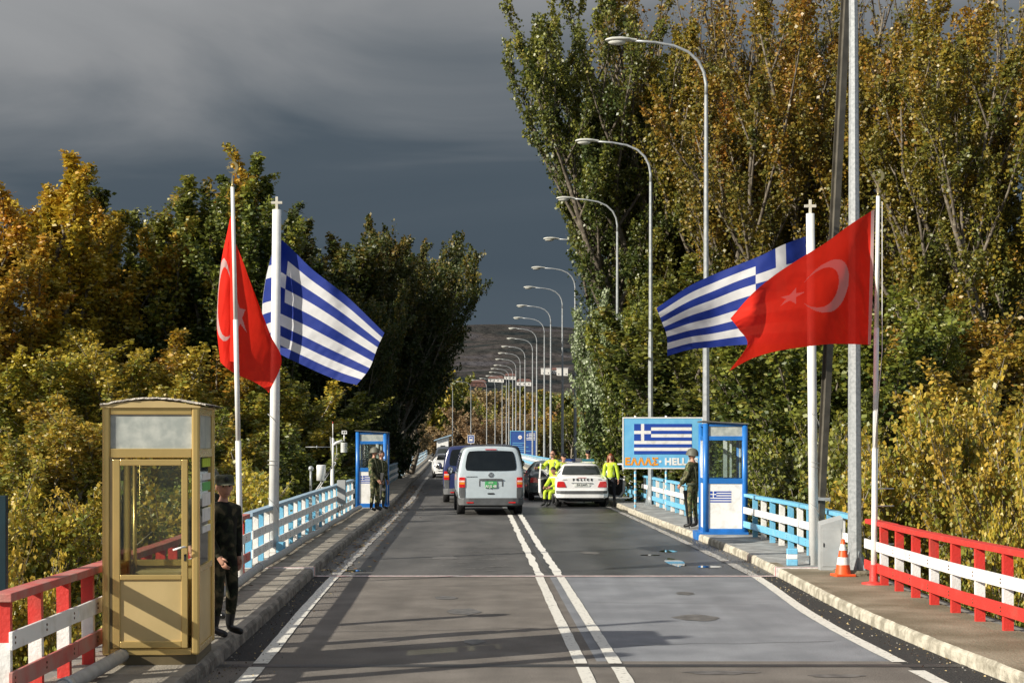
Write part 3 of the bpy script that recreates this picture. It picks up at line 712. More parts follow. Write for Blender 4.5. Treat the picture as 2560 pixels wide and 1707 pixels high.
def tr_fn(u, v):
    x = u*1.5; y = 1-v
    if (x-.5)**2+(y-.5)**2 < .25**2 and (x-.5625)**2+(y-.5)**2 > .2**2: return 1
    sx, sy = x-.8250, y-.5; r_ = math.hypot(sx, sy); R_ = .125
    if r_ < R_:
        a = (math.atan2(sy, sx)+math.pi) % (2*math.pi/5)-math.pi/5
        px_, py_ = r_*math.cos(a), abs(r_*math.sin(a))
        # star with a point towards the hoist: edge from tip (R,0) to notch
        rn = R_*.382; nx, ny = rn*math.cos(math.pi/5), rn*math.sin(math.pi/5)
        # the fold above puts notches at a=0 after shifting by pi/5
        a2 = (math.atan2(sy, sx)-math.pi+math.pi/5) % (2*math.pi/5)-math.pi/5
        px_, py_ = r_*math.cos(a2), abs(r_*math.sin(a2))
        if (px_-R_)*(ny)-(py_)*(nx-R_) < 0 or (px_-R_)*(ny)-(py_)*(nx-R_) == 0: return 1
    return 0
flag('flag', 'red flag with white crescent and star flying leftwards from the slim right-hand pole',
     [[(2186, 523, 0), (2125, 562, -.16), (2064, 607, -.42), (2002, 645, -.72), (1939, 686, -1.02), (1880, 735, -1.22), (1826, 796, -1.05)],
      [(2184, 636, 0), (2125, 650, .06), (2066, 674, -.20), (2000, 706, -.56), (1935, 740, -.95), (1890, 778, -1.22), (1846, 822, -1.02)],
      [(2181, 750, 0), (2120, 752, .14), (2066, 757, .06), (2000, 768, -.30), (1935, 790, -.72), (1900, 826, -.98), (1868, 862, -.80)],
      [(2177, 862, 0), (2125, 860, .16), (2075, 860, .22), (2010, 867, .05), (1940, 878, -.22), (1878, 897, -.50), (1823, 927, -.45)]],
     21.6, 220, 146, tr_sleeve, ['flag_red', 'flag_red_white'], .03, 1)
flag('flag', 'blue and white striped flag with a cross flying behind the red one on the right',
     [[(2014, 591, 0), (1958, 612, -.15), (1900, 640, -.1), (1850, 660, .12), (1790, 684, .28), (1722, 716, .2), (1641, 770, -.1)],
      [(2016, 680, 0), (1960, 690, -.15), (1902, 706, -.12), (1845, 724, .12), (1785, 748, .22), (1722, 772, .1), (1655, 806, -.2)],
      [(2019, 770, 0), (1962, 776, -.12), (1902, 786, -.1), (1842, 800, .14), (1782, 815, .25), (1724, 826, .05), (1667, 842, -.2)],
      [(2021, 857, 0), (1962, 859, -.1), (1900, 860, -.08), (1840, 863, .18), (1782, 868, .2), (1724, 874, 0), (1668, 890, -.2)]],
     25.0, 216, 144, gr_fn, ['flag_blue', 'flag_white'], .03, 2)
flag('flag', 'blue and white striped flag drooping to the right of the thick left-hand pole',
     [[(698, 590, .10), (690, 598, .28), (712, 606, .18), (775, 668, .0), (820, 704, -.15), (875, 748, -.1), (961, 832, -.3)],
      [(694, 690, .10), (664, 700, .42), (700, 716, .32), (768, 752, .1), (820, 784, -.1), (876, 822, -.15), (944, 868, -.35)],
      [(688, 776, .10), (656, 790, .45), (698, 812, .35), (762, 842, .15), (815, 868, 0), (866, 892, -.1), (924, 920, -.3)],
      [(684, 850, .10), (676, 866, .4), (702, 886, .3), (760, 914, .1), (808, 936, 0), (850, 952, -.1), (892, 962, -.25)]],
     27.0, 216, 144, gr_fn, ['flag_blue', 'flag_white'], .03, 3)
flag('flag', 'red flag with crescent and star hanging folded around the slim left-hand pole',
     [[(581, 530, 0), (573, 556, .10), (577, 580, .07), (588, 606, .12), (606, 650, .42), (624, 700, .56), (640, 742, .62)],
      [(583, 655, 0), (553, 662, .20), (560, 676, .06), (584, 706, .11), (622, 756, .52), (652, 800, .72), (676, 836, .78)],
      [(586, 780, 0), (544, 800, .24), (553, 822, .08), (586, 846, .12), (632, 868, .52), (672, 888, .72), (704, 902, .76)],
      [(588, 905, 0), (552, 900, .20), (560, 914, .08), (588, 934, .12), (634, 954, .24), (660, 970, .24), (672, 982, .18)]],
     22.6, 220, 146, tr_fn, ['flag_red', 'flag_red_white'], .02, 4)

# ---------------------------------------------------------------- golden sentry box (left foreground)
T = thing('sentry_box', 'golden aluminium sentry box with glazed door in the left foreground', 'sentry box', (-3.185, 13.75, PZ), R(3.2))
w, dp, h = .425, 1.03, 2.30
mb = MB(); mb.box(-w+.03, w-.03, .03, dp-.03, 0, .09, 0); mb.build('plinth', ['gold_dark'], T)
for (x, y) in ((-w, 0), (w-.07, 0), (-w, dp-.07), (w-.07, dp-.07)):
    mb = MB(); mb.box(x, x+.07, y, y+.07, .09, h, 0); mb.build('corner_post', ['gold'], T, bevel=.018)
mb = MB()
for z0, z1 in ((.09, .15), (1.83, 1.91), (2.21, 2.27)):
    mb.box(-w+.07, w-.07, .012, .06, z0, z1); mb.box(-w+.07, w-.07, dp-.06, dp-.012, z0, z1)
    for x in (-w+.012, w-.06): mb.box(x, x+.048, .07, dp-.07, z0, z1)
for x in (-w+.012, w-.06): mb.box(x, x+.048, .07, dp-.07, .80, .86)
mb.box(-w+.07, w-.07, dp-.06, dp-.012, .80, .86)
mb.build('frame', ['gold'], T, bevel=.005)
mb = MB(); mb.box(-w+.07, w-.07, .03, .036, 1.91, 2.21); mb.build('frosted_pane', ['frosted'], T)
for x, nm in ((-w+.03, 'side'), (w-.036, 'side')):
    mb = MB(); mb.box(x, x+.006, .07, dp-.07, 1.91, 2.21); mb.build('frosted_pane', ['frosted'], T)
    mb = MB(); mb.box(x, x+.006, .07, dp-.07, .86, 1.83); g = mb.build('side_pane', ['glass_dusty'], T)
    mb = MB(); mb.box(x, x+.006, .07, dp-.07, .15, .80); mb.build('lower_panel', ['gold_panel'], T)
mb = MB(); mb.box(-w+.07, w-.07, dp-.036, dp-.03, .86, 1.83); mb.build('back_pane', ['glass_dusty'], T)
mb = MB(); mb.box(-w+.07, w-.07, dp-.036, dp-.03, .15, .80); mb.build('lower_panel', ['gold_panel'], T)
door = MB()
x0, x1, z0, z1 = -w+.095, w-.10, .155, 1.815
door.box(x0, x0+.065, -.012, .03, z0, z1); door.box(x1-.055, x1, -.012, .03, z0, z1)
for a, b_ in ((z0, z0+.06), (.755, .80), (z1-.055, z1)): door.box(x0+.065, x1-.055, -.012, .03, a, b_)
dr = door.build('door', ['gold'], T, bevel=.006)
MB().box(x0+.065, x1-.055, .004, .010, .80, z1-.055).build('door_pane', ['glass_dusty'], dr)
mb = MB(); mb.box(x0+.065, x1-.055, .006, .014, z0+.06, .755); mb.build('door_panel', ['gold_panel'], dr)
mb = MB(); mb.tube([(x1-.02, -.012, 1.045), (x1-.02, -.06, 1.045)], .008, 8); mb.tube([(x1-.02, -.06, 1.05), (x1-.12, -.062, 1.02)], .009, 8); mb.box(x1-.032, x1-.012, -.018, -.012, .92, .98, 1); mb.build('door_handle', ['white', 'black'], dr)
MB().box(-w+.072, x0-.004, -.0, .03, .15, 1.83).build('door_jamb', ['gold_dark'], T)
mb = MB(); n_ = 12; arc = [(-w-.01, h-.03)]+[(-w-.01+(2*w+.02)*i/n_, h-.018+.052*math.sin(math.pi*i/n_)) for i in range(n_+1)]+[(w+.01, h-.03)]
mb.prism(arc[::-1], -.012, dp+.01, 0); mb.build('roof', ['gold_panel'], T)
mb = MB(); vs = []; k_ = 28
for j in range(2):
    for i in range(k_+1):
        t = i/k_; zz = h-.012+.060*math.sin(math.pi*t)+.010*mnoise.noise(Vector((t*22, j*5, 0)))
        vs += [(-w-.012+(2*w+.07)*t, (-.03 if j == 0 else dp+.10)+.012*mnoise.noise(Vector((t*17, 3, j))), zz), (-w-.012+(2*w+.07)*t, (-.03 if j == 0 else dp+.10), zz+.014)]
o_ = 2*(k_+1)
fs = [(2*i, 2*i+2, 2*i+3, 2*i+1) for i in range(k_)]+[(o_+2*i, o_+2*i+1, o_+2*i+3, o_+2*i+2) for i in range(k_)]+[(2*i+1, 2*i+3, o_+2*i+3, o_+2*i+1) for i in range(k_)]+[(2*i, o_+2*i, o_+2*i+2, 2*i+2) for i in range(k_)]
mb.add(vs, fs, 0); mb.build('roof_sheet', ['roofstone'], T)
mb = MB()
for z0_, z1_, m_ in ((1.74, 1.82, 0), (1.62, 1.68, 1), (1.52, 1.60, 2), (1.38, 1.50, 1), (1.24, 1.36, 1), (1.14, 1.20, 1)): mb.box(w-.035, w-.028, .40, .92, z0_, z1_, m_)
mb.build('sticker', ['neon', 'white', 'sticker_green'], T)
MB().box(x0+.10, x1-.14, .5, .9, .74, .78).build('shelf', ['gold_panel'], T)
MB().tube([(x0+.04, dp-.2, .2), (x0+.04, dp-.2, 1.8)], .02, 6).build('inner_bar', ['gold'], T)

# ---------------------------------------------------------------- blue booths
def blue_booth(T, wd, dp, h, front_flag=True):
    x0, x1 = -wd/2, wd/2; c = .10
    mb = MB(); mb.box(x0-.02, x1+.02, -.02, dp+.02, 0, .05); mb.build('base', ['blue'], T)
    for (x, y) in ((x0+c/2, c/2), (x1-c/2, c/2), (x0+c/2, dp-c/2), (x1-c/2, dp-c/2)):
        MB().tube([(x, y, .05), (x, y, h)], c*.62, 14).build('corner_column', ['blue'], T)
    for z0, z1 in ((.05, .12), (1.08, 1.19), (h-.36, h-.27), (h-.06, h)):
        MB().box(x0+c-.02, x1-c+.02, .02, .07, z0, z1).build('cross_rail', ['blue'], T, bevel=.004); MB().box(x0+c-.02, x1-c+.02, dp-.07, dp-.02, z0, z1).build('cross_rail', ['blue'], T, bevel=.004)
        for x in (x0+.02, x1-.07): MB().box(x, x+.05, c-.02, dp-c+.02, z0, z1).build('cross_rail', ['blue'], T, bevel=.004)
    MB().box(x0+c, x1-c, .035, .055, .12, 1.08).build('lower_panel', ['white'], T, bevel=.004)
    MB().box(x0+c, x1-c, dp-.055, dp-.035, .12, 1.08).build('lower_panel', ['white'], T)
    for x in (x0+.035, x1-.055): MB().box(x, x+.02, c, dp-c, .12, 1.08).build('lower_panel', ['white'], T)
    MB().box(x0+c, x1-c, .042, .047, 1.19, h-.36).build('window_pane', ['glass'], T)
    MB().box(x0+c, x1-c, dp-.047, dp-.042, 1.19, h-.36).build('window_pane', ['glass'], T)
    MB().box(x0+c, x1-c, .04, .046, h-.27, h-.06).build('frosted_pane', ['frosted'], T)
    MB().box(x0+c, x1-c, dp-.046, dp-.04, h-.27, h-.06).build('frosted_pane', ['frosted'], T)
    for x in (x0+.03, x1-.06):
        mb = MB(); mb.box(x, x+.03, c, c+.07, 1.19, h-.36); mb.box(x, x+.03, dp/2-.03, dp/2+.03, 1.19, h-.36); mb.box(x, x+.03, dp-c-.07, dp-c, 1.19, h-.36)
        mb.build('side_window_frame', ['white'], T)
        MB().box(x+.012, x+.018, c+.07, dp-c-.07, 1.19, h-.36).build('side_pane', ['glass'], T)
    mb = MB(); mb.box(x1-c-.16, x1-c-.12, dp-.10, dp-.06, 1.19, h-.36); mb.box(x1-c-.30, x1-c-.22, dp-.10, dp-.06, 1.19, h-.36); mb.build('rear_window_frame', ['white'], T)
    mb = MB(); mb.add([(x0-.03, -.04, h+.035), (x1+.03, -.04, h-.02), (x1+.03, dp+.04, h-.02), (x0-.03, dp+.04, h+.035), (x0-.03, -.04, h+.06), (x1+.03, -.04, h+.005), (x1+.03, dp+.04, h+.005), (x0-.03, dp+.04, h+.06)], [(3, 2, 1, 0), (4, 5, 6, 7), (0, 1, 5, 4), (1, 2, 6, 5), (2, 3, 7, 6), (3, 0, 4, 7)], 0)
    mb.build('roof', ['roofdark'], T)
def flat_flag(T, cx, cz, wd, y, depth=.003, m='sign_flag', white_back=None, parent=None):
    hgt = wd/1.9; mb = MB(); s_ = hgt/9
    if white_back: MB().box(cx-wd/2, cx+wd/2, y+.001, y+.003, cz-hgt/2, cz+hgt/2).build('flag_ground', [white_back], parent or T)
    top = cz+hgt/2; L0 = cx-wd/2; can = 5*s_
    for k in (0, 2, 4, 6, 8):
        za, zb = top-(k+1)*s_, top-k*s_
        mb.box(L0 if k > 4 else L0+can, cx+wd/2, y-depth, y, za, zb)
    mb.box(L0, L0+2*s_, y-depth, y, top-2*s_, top); mb.box(L0+3*s_, L0+can, y-depth, y, top-2*s_, top)
    mb.box(L0, L0+2*s_, y-depth, y, top-5*s_, top-3*s_); mb.box(L0+3*s_, L0+can, y-depth, y, top-5*s_, top-3*s_)
    return mb.build('printed_flag', [m], parent or T)
T = thing('guard_booth', 'bright blue and white guard booth on the right pavement', 'guard booth', (4.545, 33.2, PZ), R(-1.5))
blue_booth(T, .93, 1.1, 2.36); flat_flag(T, -.10, .80, .45, .034)
mb = MB(); mb.box(-.62, -.42, .02, .9, -.13, .045); mb.build('kerb_block', ['blue'], T, bevel=.01)
mb = MB(); mb.tube([(.37, .0, .20), (.58, -.02, .20), (.66, .0, .12), (.66, .0, .0)], .014, 6); mb.tube([(.66, 0, .03), (.82, 0, .02)], .01, 6); mb.build('hose', ['pole_white'], T)
T = thing('guard_booth', 'blue and white guard booth on the left pavement behind the two camouflaged soldiers', 'guard booth', (-4.22, 46.8, PZ), R(1.2))
blue_booth(T, .92, 1.2, 2.26); flat_flag(T, -.12, .84, .42, .034)

# ---------------------------------------------------------------- big flag sign
T = thing('border_sign', 'large light blue sign with a striped flag and orange and white lettering', 'sign', (4.35, 45.0, PZ), R(-.6))
MB().box(-1.165, 1.165, -.02, .02, 1.19, 2.68).build('sign_board', ['sign_blue'], T)
mb = MB(); mb.box(-1.165, 1.165, -.03, -.021, 1.19, 1.225); mb.box(-1.165, 1.165, -.03, -.021, 2.645, 2.68); mb.box(-1.165, -1.13, -.03, -.021, 1.225, 2.645); mb.box(1.13, 1.165, -.03, -.021, 1.225, 2.645); mb.build('border_trim', ['white'], T)
flat_flag(T, 0.0, 2.05, 1.66, -.026, white_back='white')
text_mb('ΕΛΛΑΣ', .30, 0, None, 'lettering', T, (-.62, -.024, 1.385), bold=.012, sx=.92, spacing=1.12, align='CENTER') if False else None
a_ = text_mb('ΕΛΛΑΣ', .27, 'sign_orange', None, 'orange_lettering', T, (-.615, -.024, 1.39), bold=.014, spacing=1.12)
text_mb('·', .27, 'white', None, 'lettering_dot', T, (-.075, -.024, 1.39), bold=.02)
text_mb('HELLAS', .27, 'white', None, 'white_lettering', T, (.53, -.024, 1.39), bold=.013, spacing=1.08)
for x, y in ((-.79, .0), (.10, .0)):
    mb = MB(); y_ = -.0+(.30 if False else .06)
    mb.tube([(x, y_, 0), (x, y_, 2.72)], .033, 10, 0)
    for k in range(8): mb.tube([(x, y_, .08+k*.16), (x, y_, .155+k*.16)], .0345, 10, 1, caps=False)
    mb.build('striped_post', ['white', 'sky_blue'], T)

# ---------------------------------------------------------------- small street furniture, right
T = thing('traffic_cone', 'orange and white traffic cone leaning against the galvanised lamp post', 'traffic cone', (4.86, 22.9, PZ), R(8))
mb = MB(); mb.box(-.15, .15, -.14, .14, 0, .035); mb.build('cone_base', ['cone'], T, bevel=.008)
prof = [(.115, .035), (.094, .17), (.073, .28), (.056, .38), (.038, .47), (.024, .54), (.012, .545), (.001, .545)]
MB().lathe([(.012, .545), (.024, .54), (.038, .47), (.056, .38), (.075, .28), (.094, .17), (.115, .035)][::-1]+[(.0, .546)], 20, m=[0, 1, 0, 1, 0, 0, 0]).build('cone_body', ['cone', 'white'], T)
T = thing('utility_cabinet', 'grey metal cabinet with a sloping top behind the traffic cone', 'cabinet', (4.90, 23.9, PZ), R(-4))
mb = MB(); mb.add([(-.18, 0, 0), (.17, 0, 0), (.17, 0, .80), (-.18, 0, .70), (-.18, .26, 0), (.17, .26, 0), (.17, .26, .84), (-.18, .26, .74)], [(3, 2, 1, 0), (4, 5, 6, 7), (0, 1, 5, 4), (1, 2, 6, 5), (2, 3, 7, 6), (3, 0, 4, 7)][::1]); mb.build('housing', ['cabinet'], T, bevel=.006)
mb = MB(); mb.box(-.15, .14, -.008, 0, .06, .64); mb.build('cabinet_door', ['cabinet'], T, bevel=.004)
MB().box(-.13, -.115, -.016, -.008, .36, .42).build('latch', ['black'], T)
T = thing('marker_block', 'small blue and white painted concrete block at the foot of the right-hand white flagpole', 'concrete block', (4.47, 24.9, PZ), R(-5))
mb = MB(); mb.box(-.085, .085, -.07, .07, 0, .10, 1); mb.box(-.085, .085, -.07, .07, .10, .18, 0); mb.box(-.085, .085, -.07, .07, .18, .27, 1); mb.build('block', ['white', 'sky_blue'], T, bevel=.012)

# ---------------------------------------------------------------- weather station, left
T = thing('weather_station', 'white metal weather station with sensors, rain gauge and mast on the left railing', 'weather station', (-4.5, 40, PZ))
def WS(px, py): q = P(px, py, 40)-Vector((-4.5, 40, PZ)); return (q.x, 0, q.z)
def z2(x, y): return WS(500+x/3.484, 1000+y/3.484)
MB().tube([z2(1150, 1020), z2(1152, 600)], .045, 8).build('main_post', ['pole_white'], T)
MB().tube([z2(1160, 620), z2(1158, 330)], .028, 8).build('mast', ['pole_white'], T)
for dy in (0, -28):
    MB().beam(z2(1010+dy*-.4, 785), z2(1180, 545+dy*.3), .04, .04).build('brace', ['pole_white'], T)
mb = MB(); mb.tube([z2(920, 408), z2(1140, 408)], .009, 6); mb.tube([z2(1018, 396), z2(1018, 420)], .014, 6); mb.build('antenna', ['lamp_metal'], T)
mb = MB(); mb.tube([z2(1157, 330), z2(1157, 205)], .012, 6); mb.tube([z2(1157, 205), z2(1157, 188)], .010, 6, 1); mb.build('lightning_rod', ['pole_white', 'red'], T)
MB().tube([z2(1160, 390), z2(1190, 370), z2(1240, 352)], .034, 8).build('sensor_arm', ['pole_white'], T)
mb = MB()
for k in range(9): mb.lathe([(.02, 0), (.088, .004), (.082, .022), (.02, .024)], 14, (z2(1254, 0)[0], 0, z2(0, 455)[2]+k*.028))
mb.build('radiation_shield', ['pole_white'], T)
mb = MB(); mb.tube([z2(1256, 355), z2(1256, 295)], .018, 8); mb.build('anemometer_stem', ['pole_white'], T)
mb = MB(); q = z2(1235, 295); r_ = z2(1280, 265); mb.box(q[0], r_[0], -.05, .05, q[2], q[2]+.02); mb.box(q[0], r_[0], -.05, .05, r_[2]-.02, r_[2])
for x in (q[0], (q[0]+r_[0])/2-.012, r_[0]-.025): mb.box(x, x+.025, -.03, .03, q[2]+.02, r_[2]-.02)
mb.build('anemometer', ['pole_white'], T)
q = z2(1053, 700); MB().lathe([(.001, 0), (.12, 0), (.12, .38), (.11, .40), (.10, .39), (.10, .30), (.001, .30)], 20, (q[0], .05, q[2])).build('rain_gauge', ['pole_white'], T)
MB().tube([z2(1053, 700), z2(1053, 760), z2(1150, 760)], .02, 6).build('gauge_bracket', ['pole_white'], T)
mb = MB(); mb.tube([z2(965, 795), z2(965, 600)], .03, 8); mb.ell(z2(967, 595), (.07, .07, .07)); mb.build('globe_sensor', ['lamp_metal'], T)
q = z2(1200, 905); r_ = z2(1272, 695); mb = MB(); mb.box(q[0], r_[0], -.16, .0, q[2], r_[2]); mb.build('control_box', ['cabinet'], T, bevel=.008)
mb = MB()
for k in range(4): mb.tube([(q[0]+.02+k*.04, -.05, q[2]), (q[0]-.02+k*.05, -.06, q[2]-.15-.03*k), (q[0]-.08, -.05, q[2]-.12-.02*k), (q[0]-.12, -.02, q[2]-.02)], .010, 6)
mb.build('cable', ['rubber'], T)
mb = MB(); mb.tube([z2(1150, 560), z2(1192, 470), z2(1190, 400), z2(1165, 340), z2(1135, 320), z2(1140, 400), z2(1150, 500)], .012, 6); mb.build('signal_cable', ['grey_pipe'], T)
# ---------------------------------------------------------------- teal frame, far left, and unseen posts added to the left to cast shadows on the road
T = thing('teal_frame', 'dark teal steel frame at the left edge of the picture behind the railing', 'metal frame', (-4.55, 13.95, -1.0))
for x in (-.62, 0): MB().box(x-.035, x+.035, -.035, .035, 0, 2.62).build('upright', ['teal'], T, bevel=.004)
for z_ in (2.55, 2.10): MB().box(-.585, -.035, -.03, .03, z_, z_+.065).build('crossbar', ['teal'], T, bevel=.004)
for (x, d, h, r_, nm) in ((-7.6, 11.6, 5.2, .10, 'tall'), (-6.2, 11.4, 4.0, .12, 'middle'), (-9.0, 12.3, 6.0, .07, 'thin')):
    T = thing('shadow_post', nm + ' unseen post added left of the bridge to cast a shadow on the road', 'post', (x, d, -5))
    MB().tube([(0, 0, 0), (0, 0, h+5)], r_, 10).build('shaft', ['galv'], T); MB().lathe([(r_*1.4, h+4.98), (r_*1.4, h+5.03), (.01, h+5.08)], 10).build('cap', ['galv'], T)

# ---------------------------------------------------------------- far things
T = thing('far_hut', 'small white hut with a blue sloping roof beyond the left railing', 'hut', (-7.55, 170, 0))
mb = MB(); mb.add([(-.65, 0, 0), (.60, 0, 0), (.60, 0, 2.62), (-.65, 0, 2.25), (-.65, 1.6, 0), (.60, 1.6, 0), (.60, 1.6, 2.62), (-.65, 1.6, 2.25)], [(0, 1, 2, 3), (7, 6, 5, 4), (0, 4, 5, 1), (1, 5, 6, 2), (3, 2, 6, 7), (3, 7, 4, 0)]); mb.build('wall', ['white'], T)
mb = MB(); mb.add([(-.95, -.3, 2.20), (.95, -.3, 2.76), (.95, 1.9, 2.76), (-.95, 1.9, 2.20), (-.95, -.3, 2.30), (.95, -.3, 2.90), (.95, 1.9, 2.90), (-.95, 1.9, 2.30)], [(3, 2, 1, 0), (4, 5, 6, 7), (0, 1, 5, 4), (1, 2, 6, 5), (2, 3, 7, 6), (3, 0, 4, 7)]); mb.build('roof', ['grey_blue'], T)
MB().box(-.25, .25, -.02, .0, 1.0, 1.7).build('window', ['dark_window'], T)
T = thing('bus_sign', 'small square blue sign with a white bus symbol at the far bend', 'sign', (-5.95, 226, 0))
MB().box(-.5, .5, 0, .04, 1.9, 3.1).build('sign_board', ['far_sign'], T)
mb = MB(); mb.box(-.5, .5, -.02, 0, 1.9, 1.97); mb.box(-.5, .5, -.02, 0, 3.03, 3.1); mb.box(-.5, -.43, -.02, 0, 1.97, 3.03); mb.box(.43, .5, -.02, 0, 1.97, 3.03); mb.build('trim', ['white'], T)
mb = MB(); mb.box(-.24, .24, -.02, 0, 2.25, 2.85); mb.box(-.2, -.08, -.02, 0, 2.13, 2.25); mb.box(.08, .2, -.02, 0, 2.13, 2.25); mb.box(-.17, .17, -.03, -.02, 2.52, 2.76, 1); mb.build('bus_symbol', ['white', 'far_sign'], T, bevel=.03)
MB().tube([(0, .08, 0), (0, .08, 3.0)], .05, 8).build('sign_post', ['lamp_metal'], T)
T = thing('road_sign', 'tall dark blue information sign with a small white striped flag behind the lamp row', 'sign', (1.15, 156, 0))
MB().box(-1.35, 1.35, 0, .06, .35, 3.2).build('sign_board', ['far_sign'], T)
mb = MB(); mb.box(-1.35, 1.35, -.03, 0, .35, .41); mb.box(-1.35, 1.35, -.03, 0, 3.14, 3.2); mb.box(-1.35, -1.29, -.03, 0, .41, 3.14); mb.box(1.29, 1.35, -.03, 0, .41, 3.14); mb.build('trim', ['sky_blue'], T)
mb = MB()
for k in range(5): mb.box(.52 if k < 3 else .3, 1.15, -.02, 0, 2.88-k*.15, 2.95-k*.15)
mb.box(.3, .48, -.02, 0, 2.72, 2.76); mb.box(.37, .42, -.02, 0, 2.6, 2.9)
mb.build('printed_flag', ['white'], T)
mb = MB(); mb.lathe([(.0, 0), (.2, 0)], 16, (-.35, -.02, 2.55), 'y', smooth=False); mb.box(-.47, -.23, -.035, -.02, 2.53, 2.57, 1); mb.build('round_symbol', ['white', 'red'], T)
mb = MB()
for k in range(7): mb.box(-1.1, [.2, -.1, .5, .1, .7, -.2, .3][k], -.02, 0, 1.95-k*.2, 2.0-k*.2)
mb.build('text_row', ['sky_blue'], T)
for x in (-1, 1): MB().tube([(x, .1, 0), (x, .1, 3.1)], .06, 8).build('sign_post', ['lamp_metal'], T)
# ---------------------------------------------------------------- vehicles
# local frame: rear bumper at y=0, front towards +y, x to the right, wheels on z=0
def section(st, lean=0):
    y, zb, zw, zbelt, zr, hb, ht = st[:7]
    pts = [(0, zb), (hb*.80, zb), (hb*.955, zb+.05), (hb, zw), (hb*.99, zbelt), ((hb+ht)/2*.995, (zbelt+zr)/2), (ht, zr-.10), (ht*.90, zr-.015), (ht*.55, zr+.012), (0, zr+.022)]
    return [(x, y+lean*max(0, z-zbelt), z) for (x, z) in pts]
def vehicle_body(stations, m=0, leans=None):
    mb = MB(); rows = []
    for i, st in enumerate(stations):
        s_ = section(st, (leans or {}).get(i, 0)); rows.append([(-x, y, z) for (x, y, z) in s_[::-1][:-1]]+s_[:1]+[p for p in s_[1:]])
    k = len(rows[0]); vs = [p for r_ in rows for p in r_]
    # row order: left roof centre ... bottom centre ... right roof centre ; close between last and first at roof centre
    fs = [(i*k+j, i*k+j+1, (i+1)*k+j+1, (i+1)*k+j) for i in range(len(rows)-1) for j in range(k-1)]
    # merge roof centre: last point duplicates the first; use the first instead
    fs = [tuple((q-(k-1) if (q % k) == k-1 else q) for q in f) for f in fs]
    for base, flip in ((0, False), ((len(rows)-1)*k, True)):
        n = (k-1)//2
        for j in range(n):
            a, b_ = base+j, base+j+1; c, d = base+(k-1-j-1), base+(k-1-j)
            if j == 0: f = (a, b_, c)
            elif j == n-1: f = (a, b_, d) if b_ == c else (a, b_, c, d)
            else: f = (a, b_, c, d)
            fs.append(f[::-1] if not flip else f)
    mb.add(vs, fs, m, True); return mb
def patch(mb, c4, ysurf, proud=.006, rnd_=.12, m=0, n=8, thick=.03, zoff=0):
    """c4: (x,z) corners bl, br, tr, tl ; front face towards -y; a rounded quad laid on the surface y=ysurf(x,z)"""
    vs = []
    for j in range(n+1):
        for i in range(n+1):
            s_ = 2*i/n-1; t_ = 2*j/n-1
            s2 = s_*math.sqrt(1-rnd_*t_*t_*t_*t_); t2 = t_*math.sqrt(1-rnd_*s_*s_*s_*s_)
            u = (s2+1)/2; v = (t2+1)/2
            x = (1-v)*((1-u)*c4[0][0]+u*c4[1][0])+v*((1-u)*c4[3][0]+u*c4[2][0]); z = (1-v)*((1-u)*c4[0][1]+u*c4[1][1])+v*((1-u)*c4[3][1]+u*c4[2][1])
            vs.append((x, ysurf(x, z)-proud, z))
    fs = [(j*(n+1)+i, j*(n+1)+i+1, (j+1)*(n+1)+i+1, (j+1)*(n+1)+i) for j in range(n) for i in range(n)]
    ring = [i for i in range(n+1)]+[j*(n+1)+n for j in range(1, n+1)]+[n*(n+1)+i for i in range(n-1, -1, -1)]+[j*(n+1) for j in range(n-1, 0, -1)]
    o = len(vs); vs += [(vs[q][0], vs[q][1]+thick, vs[q][2]) for q in ring]; r_ = len(ring)
    fs += [(ring[k], o+k, o+(k+1) % r_, ring[(k+1) % r_]) for k in range(r_)]
    mb.add(vs, fs, m, False); return mb
from mathutils.bvhtree import BVHTree
def body_bvh(o):
    bpy.context.view_layer.update(); dg = bpy.context.evaluated_depsgraph_get(); ev = o.evaluated_get(dg); me = ev.to_mesh()
    t = BVHTree.FromPolygons([v.co.copy() for v in me.vertices], [tuple(p.vertices) for p in me.polygons]); ev.to_mesh_clear(); return t
def rear_of(t, fb=0.0):
    def f(x, z):
        h = t.ray_cast(Vector((x, -3, z)), Vector((0, 1, 0)))[0]
        return h.y if h and h.y < 2.5 else fb
    return f
def front_of(t, fb=-4.2):
    def f(x, z):
        h = t.ray_cast(Vector((x, 9, z)), Vector((0, -1, 0)))[0]
        return -h.y if h else fb
    return f
def side_of(t, s_, y, z, fb):
    h = t.ray_cast(Vector((s_*3, y, z)), Vector((-s_, 0, 0)))[0]
    return abs(h.x) if h else fb
def wheels(T, xs, ys, r_=.33, w=.22, rimm='rim'):
    for y in ys:
        for x in xs:
            s_ = 1 if x > 0 else -1
            mb = MB(); mb.lathe([(r_*.62, -w/2), (r_*.93, -w/2), (r_, -w/2+.03), (r_, w/2-.03), (r_*.93, w/2), (r_*.62, w/2)], 24, (0, 0, 0), 'x')
            for g in (-.05, 0, .05): mb.lathe([(r_+.003, g-.004), (r_+.003, g+.004)], 24, (0, 0, 0), 'x')
            wh = mb.build('wheel', ['rubber'], T, loc=(x, y, r_))
            mb = MB(); mb.lathe([(.01, s_*w*.42), (r_*.25, s_*w*.44), (r_*.55, s_*w*.36), (r_*.64, s_*w*.48)], 20, (0, 0, 0), 'x'); mb.build('rim', [rimm], wh)
